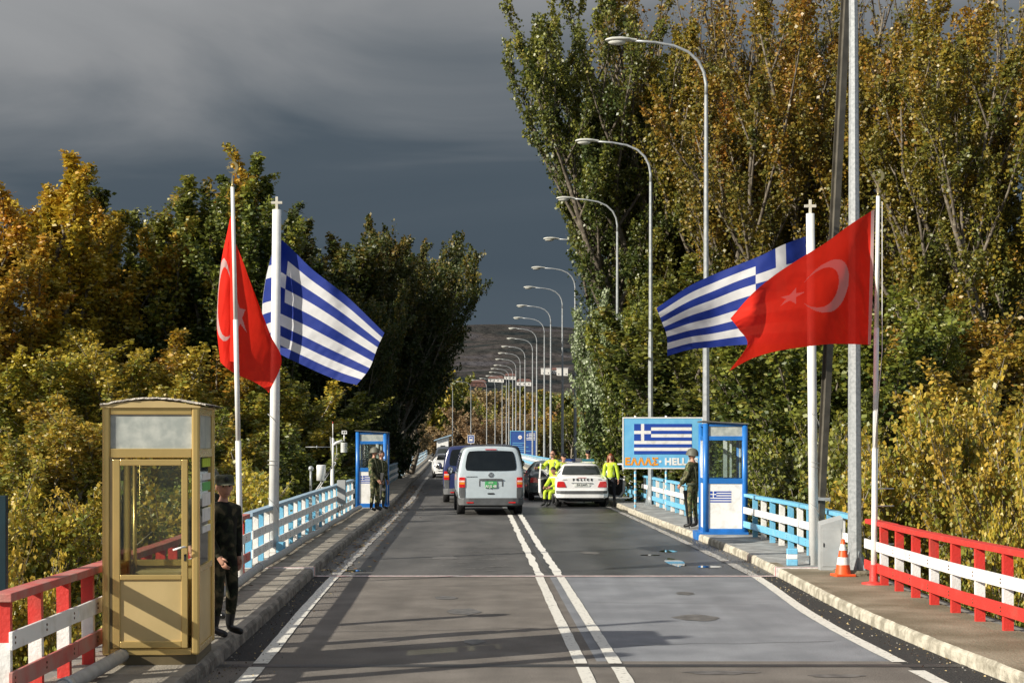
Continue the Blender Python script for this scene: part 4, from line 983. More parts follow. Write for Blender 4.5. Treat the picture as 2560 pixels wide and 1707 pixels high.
def arches(stations, ys, r_, lift):
    """raise the lower edge of the body round each wheel"""
    out_ = []
    def interp(y):
        for a, b_ in zip(stations[:-1], stations[1:]):
            if a[0] <= y <= b_[0]:
                t = (y-a[0])/(b_[0]-a[0]); return [a[k]+(b_[k]-a[k])*t for k in range(7)]
    keep = [s for s in stations if all(abs(s[0]-y) > r_+.02 for y in ys)]
    for y in ys:
        for dy in (-1.02, -.98, -.55, 0, .55, .98, 1.02):
            q = interp(y+dy*r_)
            if abs(dy) < 1: q[1] = lift*(1-(dy*dy)*.45) if abs(dy) < .9 else lift*.62
            if abs(dy) < 1: q[2] = max(q[2], q[1]+.14)
            keep.append(q)
    return sorted(keep, key=lambda s: s[0])
def mirror_part(T, x, y, z, m='black', s_=1, w=.2, h=.26):
    mb = MB(); mb.ell((0, 0, 0), (w/2, .09, h/2), 12, 8, 0); mb.beam((-s_*w*.45, .03, -h*.25), (-s_*w*.9, .08, -h*.3), .04, .05)
    q = mb.build('side_mirror', [m], T, loc=(x, y, z))
    MB().ell((0, -.055, 0), (w*.4, .05, h*.4), 12, 8).build('mirror_glass', ['chrome'], q)

def van(label, loc, rz, paint, detail=True, bar=False, plate=True, name='van'):
    T = thing(name, label, 'van', loc, rz)
    st = [(0, .42, .80, 1.18, 1.93, .92, .76), (.06, .36, .80, 1.18, 1.95, .955, .79), (.22, .33, .80, 1.18, 1.955, .965, .80), (.9, .32, .80, 1.18, 1.96, .965, .80), (2.2, .32, .80, 1.18, 1.96, .965, .80), (3.3, .32, .80, 1.15, 1.94, .955, .79), (3.75, .32, .80, 1.12, 1.78, .95, .76), (4.15, .32, .78, 1.08, 1.36, .93, .76), (4.6, .34, .74, .98, 1.08, .88, .74), (4.85, .38, .62, .80, .86, .76, .66), (4.9, .42, .56, .70, .74, .70, .6)]
    st = arches(st, (.95, 3.95), .40, .74)
    body = vehicle_body(st, 0, {0: .16, 1: .15, 2: .10}).build('body', [paint], T, sub=2); bt = body_bvh(body)
    MB().box(-.78, .78, .15, 4.7, .24, .70).build('underbody', ['interior'], T)
    yr = rear_of(bt)
    patch(MB(), [(-.755, 1.27), (.755, 1.27), (.66, 1.845), (-.66, 1.845)], yr, .012, .14, n=14).build('rear_window', ['car_glass'], T)
    for s_ in (-1, 1):
        q = (.735, .918) if s_ > 0 else (-.918, -.735)
        lt = patch(MB(), [(q[0], .80), (q[1], .80), (q[1]-.01*(s_ > 0), 1.09), (q[0]+.01*(s_ < 0), 1.09)], yr, .022, .06, thick=.08).build('tail_light', ['tail_red'], T)
        patch(MB(), [(q[0]+.015, .955), (q[1]-.015, .955), (q[1]-.015, 1.0), (q[0]+.015, 1.0)], yr, .028, .05, thick=.02).build('reversing_light', ['tail_clear'], lt)
        patch(MB(), [(q[0]+.015, .89), (q[1]-.015, .89), (q[1]-.015, .945), (q[0]+.015, .945)], yr, .028, .05, thick=.02).build('indicator', ['tail_amber'], lt)
        patch(MB(), [(q[0], .50), (q[1], .50), (q[1], .792), (q[0], .792)], yr, .010, .04, thick=.06).build('corner_trim', ['plastic'], T)
    mb = MB(); patch(mb, [(-.93, .29), (.93, .29), (.945, .50), (-.945, .50)], lambda x, z: -.06+.16*(abs(x)/.95)**6, .0, .06, n=12, thick=.18)
    bp = mb.build('rear_bumper', ['plastic'], T, bevel=.012)
    for s_ in (-1, 1): MB().box(s_*.60-.10, s_*.60+.10, -.066, -.05, .355, .39).build('reflector', ['tail_red'], bp)
    if detail:
        patch(MB(), [(-.335, .82), (.335, .82), (.335, 1.03), (-.335, 1.03)], yr, .004, .12).build('plate_recess', [paint], T)
        patch(MB(), [(-.345, 1.0), (.345, 1.0), (.335, 1.05), (-.335, 1.05)], yr, .035, .25, thick=.04).build('grip_bar', ['plastic'], T)
        for x in (-.325, .325): patch(MB(), [(x-.015, .83), (x+.015, .83), (x+.015, 1.0), (x-.015, 1.0)], yr, .012, .1).build('recess_edge', ['plastic'], T)
        patch(MB(), [(-.10, .60), (.10, .60), (.10, .645), (-.10, .645)], yr, .010, .3).build('step_slot', ['black'], T)
        patch(MB(), [(-.165, 1.87), (.165, 1.87), (.16, 1.893), (-.16, 1.893)], yr, .022, .1).build('brake_light', ['tail_red'], T)
        yb_ = yr(0, 1.155); mb = MB(); mb.M = Matrix.Translation((0, yb_, 1.155))
        mb.lathe([(.060, -.010), (.068, -.016), (.076, -.008), (.078, .02)], 24, (0, 0, 0), 'y')
        for pts in ([(-.034, .058), (0, .004)], [(.034, .058), (0, .004)], [(-.058, .028), (-.03, -.056)], [(-.03, -.056), (0, -.008)], [(0, -.008), (.03, -.056)], [(.03, -.056), (.058, .028)]):
            mb.beam((pts[0][0], -.014, pts[0][1]), (pts[1][0], -.014, pts[1][1]), .013, .012)
        mb.build('badge', ['chrome'], T)
        text_mb('TRANSPORTER', .045, 'plastic', None, 'model_lettering', T, (-.55, yr(-.55, 1.1)-.006, 1.10), spacing=1.15, depth=.003)
        T2 = patch(MB(), [(-.17, .785), (.17, .785), (.17, .975), (-.17, .975)], yr, .03, .04).build('number_plate', ['plate_green'], T)
        text_mb('AI JS 48', .10, 'plate_white', None, 'plate_lettering', T2, (0, yr(0, .83)-.033, .83), bold=.003)
        text_mb('4·1·31', .055, 'plate_white', None, 'plate_lettering', T2, (0, yr(0, .93)-.033, .93), bold=.002)
    elif plate: patch(MB(), [(-.26, .70), (.26, .70), (.26, .82), (-.26, .82)], yr, .02, .04).build('number_plate', ['plate_white'], T)
    # side windows
    for s_ in (-1, 1):
        for (ya, yb) in ((.28, 1.45), (1.52, 2.55), (2.62, 3.45)):
            vs = []; n = 6
            for j in range(n+1):
                for i in range(n+1):
                    y = ya+(yb-ya)*i/n; z = 1.22+(1.78-1.22)*j/n
                    xx = side_of(bt, s_, y, z, .9)
                    vs.append((s_*(xx+.006), y, z))
            fs = [(j*(n+1)+i, j*(n+1)+i+1, (j+1)*(n+1)+i+1, (j+1)*(n+1)+i) for j in range(n) for i in range(n)]
            MB().add(vs, [f if s_ > 0 else f[::-1] for f in fs]).build('side_window', ['car_glass'], T)
        mirror_part(T, s_*1.08, 3.62, 1.22, 'black' if paint != 'silver_blue' else 'plastic', s_)
        MB().box(s_*.975-.01, s_*.975+.01, 1.4, 3.5, .62, .68).build('side_moulding', ['plastic'], T)
    wheels(T, (-.83, .83), (.95, 3.95), .335, .23)
    if bar:
        MB().box(-.5, .5, 1.2, 1.5, 1.98, 2.10).build('light_bar', ['bar_blue'], T, bevel=.02)
    return T
van('pale silver blue van with a black rear window, nearest in the left lane', (-.60, 44.5, 0), R(3.6), 'silver_blue')
van('dark blue van seen just left of and behind the silver van', (-1.42, 53.5, 0), R(2.5), 'navy', detail=False)
van('dark blue van peeking out on the right side behind the silver van', (-.50, 60.5, 0), R(2.5), 'car_dark', detail=False)
van('dark van whose roof shows above the silver van, left of the lettering-free roof line', (-1.75, 74, 0), R(4), 'car_dark', detail=False, bar=False)['label'] = 'dark van far ahead, its roof showing above the left half of the silver van'
van('dark van far ahead, its roof showing above the right half of the silver van', (-.75, 83, 0), R(5), 'navy', detail=False)

def hatch_stations():
    return [(0, .38, .62, .86, .95, .80, .70), (.04, .26, .62, .88, .985, .85, .74), (.30, .22, .62, .90, 1.03, .865, .73), (.52, .20, .62, .90, 1.22, .865, .64), (.80, .20, .62, .90, 1.375, .865, .60), (1.1, .20, .62, .90, 1.405, .865, .60), (2.0, .20, .62, .90, 1.40, .865, .61), (2.5, .20, .62, .90, 1.30, .865, .62), (3.1, .22, .62, .88, .99, .855, .70), (3.4, .24, .60, .86, .95, .84, .74), (3.9, .26, .56, .76, .84, .79, .70), (4.2, .30, .50, .64, .70, .68, .60), (4.25, .34, .48, .58, .62, .62, .55)]
def car(label, loc, rz, paint, name='car', police=False, front=False, cat_='car'):
    T = thing(name, label, cat_, loc, rz)
    st = arches(hatch_stations(), (.72, 3.35), .34, .62)
    bt = body_bvh(vehicle_body(st).build('body', [paint], T, sub=2)); yr = rear_of(bt); yfr = front_of(bt)
    MB().box(-.72, .72, .1, 4.1, .18, .60).build('underbody', ['interior'], T)
    ytail = yr; ywin = yr
    patch(MB(), [(-.645, 1.035), (.645, 1.035), (.53, 1.325), (-.53, 1.325)], ywin, .014, .06, n=12).build('rear_window', ['car_glass' if not police else 'car_glass_lt'], T)
    for s_ in (-1, 1):
        yl = yr
        if s_ > 0: q = [(.50, .645), (.812, .645), (.785, .83), (.585, .83)]
        else: q = [(-.812, .645), (-.50, .645), (-.585, .83), (-.785, .83)]
        patch(MB(), q, yl, .018, .06, thick=.05).build('tail_light', ['tail_red'], T)
        mirror_part(T, s_*.98, 2.62, .98, paint if not police else 'black', s_, .17, .13)
    yb = lambda x, z: -.05+.13*(abs(x)/.85)**6
    bp = patch(MB(), [(-.84, .30), (.84, .30), (.86, .55), (-.86, .55)], yb, 0, .08, n=12, thick=.16).build('rear_bumper', [paint], T, bevel=.015)
    patch(MB(), [(-.82, .44), (.82, .44), (.83, .535), (-.83, .535)], yb, .016, .03, n=12, thick=.03).build('bumper_strip', ['plastic'], bp)
    patch(MB(), [(-.27, .66), (.27, .66), (.34, .78), (-.34, .78)], ytail, .006, .06).build('plate_recess', [paint], T)
    patch(MB(), [(-.34, .772), (.34, .772), (.34, .79), (-.34, .79)], ytail, .03, .05).build('recess_lip', ['lamp_metal'], T)
    pl = patch(MB(), [(-.25, .67), (.25, .67), (.25, .765), (-.25, .765)], ytail, .02, .03).build('number_plate', ['plate_white'], T)
    if not front:
        text_mb('ΕΑ 23075' if police else 'ΚΝΖ 4410', .085, 'plastic', None, 'plate_lettering', pl, (0, yr(0, .718)-.024, .718))
    # glasshouse sides
    for s_ in (-1, 1):
        for (ya, yb_) in ((.95, 1.62), (1.68, 2.62)):
            n = 5; vs = []
            for j in range(n+1):
                for i in range(n+1):
                    z = .94+(1.30-.94)*j/n; sh = (1.3-.94)*j/n
                    y = (ya+(yb_-ya)*i/n)-( .9*sh if i == n and ya > 1.6 else 0)
                    xx = side_of(bt, s_, y, z, .7)
                    vs.append((s_*(xx+.007), y, z))
            fs = [(j*(n+1)+i, j*(n+1)+i+1, (j+1)*(n+1)+i+1, (j+1)*(n+1)+i) for j in range(n) for i in range(n)]
            MB().add(vs, [f if s_ > 0 else f[::-1] for f in fs]).build('side_window', ['car_glass'], T)
    mb = MB(); patch(mb, [(-.66, 1.02), (.66, 1.02), (.54, 1.33), (-.54, 1.33)], yfr, .014, .08, n=12)
    mb.v = [(x, -y, z) for (x, y, z) in mb.v]; mb.f = [f[::-1] for f in mb.f]; mb.build('windscreen', ['car_glass'], T)
    for s_ in (-1, 1):
        yf = yfr
        mb = MB(); q = [(.38, .58), (.70, .60), (.70, .70), (.40, .66)] if s_ > 0 else [(-.70, .60), (-.38, .58), (-.40, .66), (-.70, .70)]
        patch(mb, q, yf, .02, .1, thick=.06); mb.v = [(x, -y, z) for (x, y, z) in mb.v]; mb.f = [f[::-1] for f in mb.f]; mb.build('headlight', ['chrome'], T)
    for nm_, q, m_ in (('grille', [(-.30, .50), (.30, .50), (.32, .57), (-.32, .57)], 'black'), ('front_bumper', [(-.74, .26), (.74, .26), (.74, .46), (-.74, .46)], paint), ('bumper_strip', [(-.70, .36), (.70, .36), (.70, .42), (-.70, .42)], 'plastic'), ('front_plate', [(-.26, .40), (.26, .40), (.26, .50), (-.26, .50)], 'plate_white')):
        mb = MB(); patch(mb, q, lambda x, z: -(4.25-.35*(abs(x)/.75)**4), .0 if False else .03+.01*(nm_ != 'front_bumper')+.01*(nm_ == 'front_plate'), .05, n=10, thick=.1); mb.v = [(x, -y, z) for (x, y, z) in mb.v]; mb.f = [f[::-1] for f in mb.f]; mb.build(nm_, [m_], T)
    wheels(T, (-.72, .72), (.72, 3.35), .30, .19)
    if police:
        lb = MB().box(-.52, .52, 1.45, 1.75, 1.425, 1.445).build('light_bar', ['white'], T)
        MB().box(-.50, -.13, 1.44, 1.74, 1.45, 1.545).build('blue_lamp', ['bar_blue'], lb, bevel=.015); MB().box(.10, .50, 1.44, 1.74, 1.45, 1.535).build('blue_lamp', ['bar_teal'], lb, bevel=.015)
        MB().box(-.12, .09, 1.45, 1.73, 1.45, 1.56).build('speaker_box', ['chrome'], lb, bevel=.01)
        mb = MB()
        for k_, ch in enumerate('POLICE'):
            pass
        text_mb('POLICE', .095, 'black', None, 'lettering', T, (.02, yr(0, .885)-.010, .885), bold=.006, spacing=2.3, depth=.004)
        patch(MB(), [(-.14, .945), (.14, .945), (.14, .959), (-.14, .959)], yr, .012, .05).build('brake_light', ['tail_red'], T)
        mb = MB(); q_ = yr(.5, .89); mb.box(-.62, -.48, q_-.012, q_, .885, .897); mb.box(.52, .63, q_-.012, q_, .885, .90); mb.build('model_lettering', ['plastic'], T)
        mb = MB(); mb.tube([(-.45, -.02, .30), (-.45, .2, .30)], .045, 12, 0, caps=False); mb.tube([(-.45, -.015, .30), (-.45, .2, .30)], .036, 12, 1); mb.build('exhaust_pipe', ['chrome', 'black'], T)
        for s_ in (-1, 1):  # both front doors stand open
            ang = R(24) if s_ < 0 else R(42)
            vs_o = []; hx, hy = s_*.86, 2.72
            dvx, dvy = s_*math.sin(ang), -math.cos(ang)
            nx, ny = (-dvy*s_, dvx*s_)   # thickness direction (towards the outside/front)
            def Q(t, z, o): return (hx+dvx*t+nx*o, hy+dvy*t+ny*o, z)
            def slab(poly, o0, o1, m_, nm, par, inset=0):
                mb = MB(); n = len(poly); v = [Q(t, z, o0) for (t, z) in poly]+[Q(t, z, o1) for (t, z) in poly]
                mb.add(v, [tuple(range(n)), tuple(range(n, 2*n))[::-1]]+[(i, n+i, n+(i+1) % n, (i+1) % n) for i in range(n)], 0); return mb.build(nm, [m_], par, bevel=.006)
            low = [(0, .30), (.82, .24), (1.0, .42), (1.02, .88), (0, .90)]
            dr = slab(low, 0, .07, paint, 'front_door', T)
            slab([(.06, .36), (.78, .31), (.93, .45), (.95, .84), (.06, .86)], -.022, -.002, 'interior', 'door_trim', dr)
            mb = MB()
            for (a, b_) in (((.02, .90), (.42, 1.34)), ((.42, 1.34), (.90, 1.36)), ((.90, 1.36), (1.0, .90))):
                mb.beam(Q(a[0], a[1], .03), Q(b_[0], b_[1], .03), .05, .045)
            mb.build('window_frame', [paint], dr, bevel=.006)
            slab([(.08, .89), (.96, .89), (.87, 1.33), (.44, 1.32)], .028, .034, 'glass_dusty', 'door_window', dr)
            slab([(.30, .60), (.75, .60), (.75, .66), (.30, .66)], -.06, -.02, 'plastic', 'armrest', dr)
    return T
car('white police car with blue light bar, POLICE lettering and both front doors open', (2.24, 50.0, 0), R(1.0), 'car_white', name='police_car', police=True, cat_='police car')
car('dark grey hatchback standing beyond the open left door of the police car', (1.45, 55.6, 0), R(3), 'car_grey')
car('white car coming head-on along the left side, behind the dark blue van', (-4.0, 95.2, 0), R(182), 'car_white', front=True)
# dark off-roader behind the white car, front view
T = thing('off_road_car', 'dark off-road car facing the viewer right behind the oncoming white car', 'car', (-4.55, 111, 0), R(181.5))
st = arches([(0, .45, .8, 1.1, 1.70, .86, .74), (.06, .4, .8, 1.1, 1.74, .9, .76), (.9, .38, .8, 1.1, 1.76, .9, .77), (2.6, .38, .8, 1.1, 1.74, .9, .76), (3.1, .38, .8, 1.08, 1.2, .89, .78), (3.9, .40, .76, 1.0, 1.08, .87, .78), (4.3, .44, .7, .9, .96, .82, .74), (4.36, .5, .66, .8, .84, .76, .7)], (.85, 3.5), .42, .78)
vehicle_body(st).build('body', ['car_dark'], T, sub=2); MB().box(-.72, .72, .2, 4.2, .3, .7).build('underbody', ['interior'], T)
mb = MB(); patch(mb, [(-.70, 1.13), (.70, 1.13), (.62, 1.62), (-.62, 1.62)], lambda x, z: -(2.70+(1.70-z)*.75-.05*(abs(x)/.6)**2), .05, .08); mb.v = [(x, -y, z) for (x, y, z) in mb.v]; mb.f = [f[::-1] for f in mb.f]; mb.build('windscreen', ['car_glass_lt'], T)
for s_ in (-1, 1):
    mirror_part(T, s_*1.02, 2.75, 1.2, 'black', s_)
    MB().ell((s_*.62, 4.30, .78), (.12, .06, .1)).build('headlight', ['chrome'], T)
MB().box(-.4, .4, 4.30, 4.36, .68, .84).build('grille', ['black'], T)
wheels(T, (-.78, .78), (.85, 3.5), .37, .22)

# ---------------------------------------------------------------- people
def skin_mesh(verts, edges, radii, root, sub=1):
    me = bpy.data.meshes.new('tmp'); me.from_pydata(verts, edges, []); o = bpy.data.objects.new('tmp', me); C.objects.link(o)
    md = o.modifiers.new('s', 'SKIN'); md.use_smooth_shade = True; md.branch_smoothing = .4
    sv = me.skin_vertices[0].data
    for i, r_ in enumerate(radii):
        sv[i].radius = r_ if isinstance(r_, tuple) else (r_, r_)
    for i in range(len(verts)): sv[i].use_root = (i == root)
    if sub: q = o.modifiers.new('u', 'SUBSURF'); q.levels = sub; q.render_levels = sub
    bpy.context.view_layer.update()
    ev = bpy.data.meshes.new_from_object(o.evaluated_get(bpy.context.evaluated_depsgraph_get()))
    vs = [tuple(v.co) for v in ev.vertices]; fs = [tuple(p.vertices) for p in ev.polygons]
    bpy.data.objects.remove(o); bpy.data.meshes.remove(me); bpy.data.meshes.remove(ev)
    return vs, fs
def seg_dist(p, a, b):
    ab = b-a; t = max(0, min(1, (p-a).dot(ab)/max(1e-9, ab.length_squared))); return (p-(a+ab*t)).length
def head_mb(mb, c, yaw, pitch=0, m=0):
    rt = Matrix.Translation(c) @ Matrix.Rotation(yaw, 4, 'Z') @ Matrix.Rotation(pitch, 4, 'X'); n, k = 20, 16; vs = []
    for i in range(k+1):
        t = math.pi*i/k
        for j in range(n):
            a = 2*math.pi*j/n; x, y, z = math.sin(t)*math.cos(a), math.sin(t)*math.sin(a), -math.cos(t)
            px_, py_, pz_ = x*.076, y*.095, z*.118
            if z < 0: px_ *= 1-.30*(-z)**1.4; py_ *= 1-.12*(-z)
            if y < 0:
                f = max(0, 1-abs(x)*3.2)
                py_ -= .020*f*math.exp(-((z+.12)/.16)**2)      # nose
                py_ += .008*math.exp(-((abs(x)-.36)/.18)**2)*math.exp(-((z-.10)/.14)**2)   # eye sockets
                py_ -= .006*f*math.exp(-((z+.52)/.10)**2)      # lips
                py_ -= .007*f*math.exp(-((z+.85)/.16)**2)      # chin
            vs.append(rt @ Vector((px_, py_, pz_)))
    fs = [(i*n+j, i*n+(j+1) % n, (i+1)*n+(j+1) % n, (i+1)*n+j) for i in range(k) for j in range(n)]
    mb.add(vs, fs, m, True)
    old = mb.M; mb.M = rt
    for s_ in (-1, 1):
        mb.ell((s_*.079, .008, -.005), (.012, .022, .032), 8, 6, m)
        mb.ell((s_*.029, -.078, .012), (.013, .009, .008), 8, 6, 2)
        mb.box(s_*.029-.018, s_*.029+.018, -.094, -.082, .027, .033, 3)
    mb.box(-.022, .022, -.097, -.085, -.066, -.060, 4)
    mb.M = old
    return rt
def person(label, loc, rz, h=1.78, pose=None, mats=None, jacket=None, head_yaw=0, head_pitch=0, bulk=1.0, holds=None, group=None):
    """mats: torso, arm, leg, boot ; faces -y at rz=0"""
    T = thing('person', label, 'person', loc, rz, group); s = h/1.78
    J = dict(pel=(0, 0, .96), wai=(0, .01, 1.12), che=(0, .0, 1.32), nec=(0, .01, 1.50), hed=(0, -.01, 1.66),
             sl=(-.185, 0, 1.42), sr=(.185, 0, 1.42), el=(-.235, .03, 1.14), er=(.235, .03, 1.14), wl=(-.245, -.04, .89), wr=(.245, -.04, .89),
             hl=(-.095, 0, .92), hr=(.095, 0, .92), kl=(-.115, -.02, .50), kr=(.115, -.02, .50), al=(-.125, .03, .09), ar=(.125, .03, .09), tl=(-.145, -.15, .045), tr=(.145, -.15, .045))
    if pose: J.update(pose)
    J = {k: Vector(v)*s for k, v in J.items()}
    V = []; E = []; RR = []; idx = {}
    def av(k, p, r_): idx[k] = len(V); V.append(tuple(p)); RR.append((r_[0]*s, r_[1]*s) if isinstance(r_, tuple) else (r_*s, r_*s))
    b = bulk
    av('pel', J['pel'], (.135*b, .115*b)); av('wai', J['wai'], (.125*b, .105*b)); av('che', J['che'], (.145*b, .115*b)); av('nb', J['nec']-Vector((0, 0, .05*s)), (.09, .075)); av('nec', J['nec'], .055); av('hd', J['hed']-Vector((0, 0, .06*s)), .05)
    E += [(0, 1), (1, 2), (2, 3), (3, 4), (4, 5)]
    for sd in 'lr':
        av('s'+sd, J['s'+sd], .068*b); av('e'+sd, J['e'+sd], .05*b); av('w'+sd, J['w'+sd], .034)
        d = (J['w'+sd]-J['e'+sd]).normalized(); av('p'+sd, J['w'+sd]+d*.06*s, (.040, .022)); av('q'+sd, J['w'+sd]+d*.10*s, (.038, .018))
        E += [(idx['nb'], idx['s'+sd]), (idx['s'+sd], idx['e'+sd]), (idx['e'+sd], idx['w'+sd]), (idx['w'+sd], idx['p'+sd]), (idx['p'+sd], idx['q'+sd])]
        av('h'+sd, J['h'+sd], .088*b); av('k'+sd, J['k'+sd], .064*b); kn = J['k'+sd]; an = J['a'+sd]
        av('c'+sd, kn.lerp(an, .35), .060*b); av('a'+sd, an, .046); av('t'+sd, J['t'+sd], (.042, .034))
        E += [(0, idx['h'+sd]), (idx['h'+sd], idx['k'+sd]), (idx['k'+sd], idx['c'+sd]), (idx['c'+sd], idx['a'+sd]), (idx['a'+sd], idx['t'+sd])]
    vs, fs = skin_mesh(V, E, RR, 0, 1)
    bones = []
    for (a_, b_) in E:
        ka = [k for k in idx if idx[k] == a_][0]; kb = [k for k in idx if idx[k] == b_][0]
        k2 = kb[0]
        if kb in ('wai', 'che', 'nb'): mm = 0
        elif kb in ('nec', 'hd'): mm = 5
        elif k2 in 'se': mm = 1
        elif k2 == 'w': mm = 1
        elif k2 in 'pq': mm = 5
        elif k2 in 'hkc': mm = 6
        elif k2 == 'a': mm = 6
        else: mm = 7
        bones.append((Vector(V[a_]), Vector(V[b_]), mm, kb))
    mb = MB(); ms = []
    for f in fs:
        c = sum((Vector(vs[i]) for i in f), Vector())/len(f)
        q = min(bones, key=lambda t: seg_dist(c, t[0], t[1])); m_ = q[2]
        if q[3][0] == 'a' and len(q[3]) == 2 and (c-q[1]).length < .16*s: m_ = 7
        ms.append(m_)
    mb.add(vs, fs, ms, True)
    # fingers and thumb
    for sd in 'lr':
        sg = -1 if sd == 'l' else 1
        w_ = J['w'+sd]; d = (w_-J['e'+sd]).normalized(); side = d.cross(Vector((sg, 0, 0)));
        side = side.normalized() if side.length > .1 else Vector((0, -1, 0))
        if side.y > 0: side = -side
        inn = side.cross(d).normalized()
        if inn.x*sg > 0: inn = -inn
        for k, (off, ln) in enumerate(((.026, .068), (.009, .078), (-.009, .072), (-.025, .056))):
            a = w_+d*.085*s+side*off*s; b1 = a+d*ln*.5*s+inn*.006*s; b2 = b1+d*ln*.35*s+inn*.018*s; b3 = b2+d*ln*.12*s+inn*.02*s
            mb.tube([a, b1, b2, b3], [.0095*s, .009*s, .008*s, .005*s], 6, 5)
        a = w_+d*.03*s+side*.025*s; mb.tube([a, a+d*.03*s+side*.022*s+inn*.01*s, a+d*.062*s+side*.026*s+inn*.018*s], [.012*s, .0105*s, .006*s], 6, 5)
    HM = head_mb(mb, J['hed'], head_yaw, head_pitch, 5)
    # material slots: torso, arm, eye, brow, lip, skin, leg, boot
    t_, a_, l_, b_ = mats
    body = mb.build('body', [t_, a_, 'black', 'hair', 'tail_clear' if False else 'lip', 'skin', l_, b_], T)
    if jacket:
        V2 = []; R2 = []; E2 = []
        def a2(p, r_): V2.append(tuple(p)); R2.append(r_ if isinstance(r_, tuple) else (r_, r_)); return len(V2)-1
        p0 = J['pel']-Vector((0, 0, .06*s)); i0 = a2(p0, (.165*b*s, .14*b*s)); i1 = a2(J['wai'], (.15*b*s, .125*b*s)); i2 = a2(J['che'], (.165*b*s, .135*b*s)); i3 = a2(J['nec']-Vector((0, 0, .05*s)), (.115*s, .095*s)); i4 = a2(J['nec']+Vector((0, 0, .015*s)), .070*s)
        E2 += [(i0, i1), (i1, i2), (i2, i3), (i3, i4)]
        for sd in 'lr':
            q1 = a2(J['s'+sd], .082*b*s); q2 = a2(J['e'+sd], .064*b*s); q3 = a2(J['w'+sd]-(J['w'+sd]-J['e'+sd]).normalized()*.02*s, .048*s)
            E2 += [(i3, q1), (q1, q2), (q2, q3)]
        vs, fs = skin_mesh(V2, E2, R2, 0, 2 if len(jacket) > 1 else 1); m2 = []
        for f in fs:
            c = sum((Vector(vs[i]) for i in f), Vector())/len(f); z = c.z/s; q = 0
            if len(jacket) > 1:
                if abs(c.x) < .19*s and (.95 < z < .985 or 1.05 < z < 1.085): q = 1
                elif .105*s < abs(c.x) < .14*s and 1.085 < z < 1.42: q = 1
            m2.append(q)
        mb = MB(); mb.add(vs, fs, m2, True); mb.build('jacket', list(jacket), T)
    return T, HM, s, J
D('lip', (.30, .10, .08), .5)
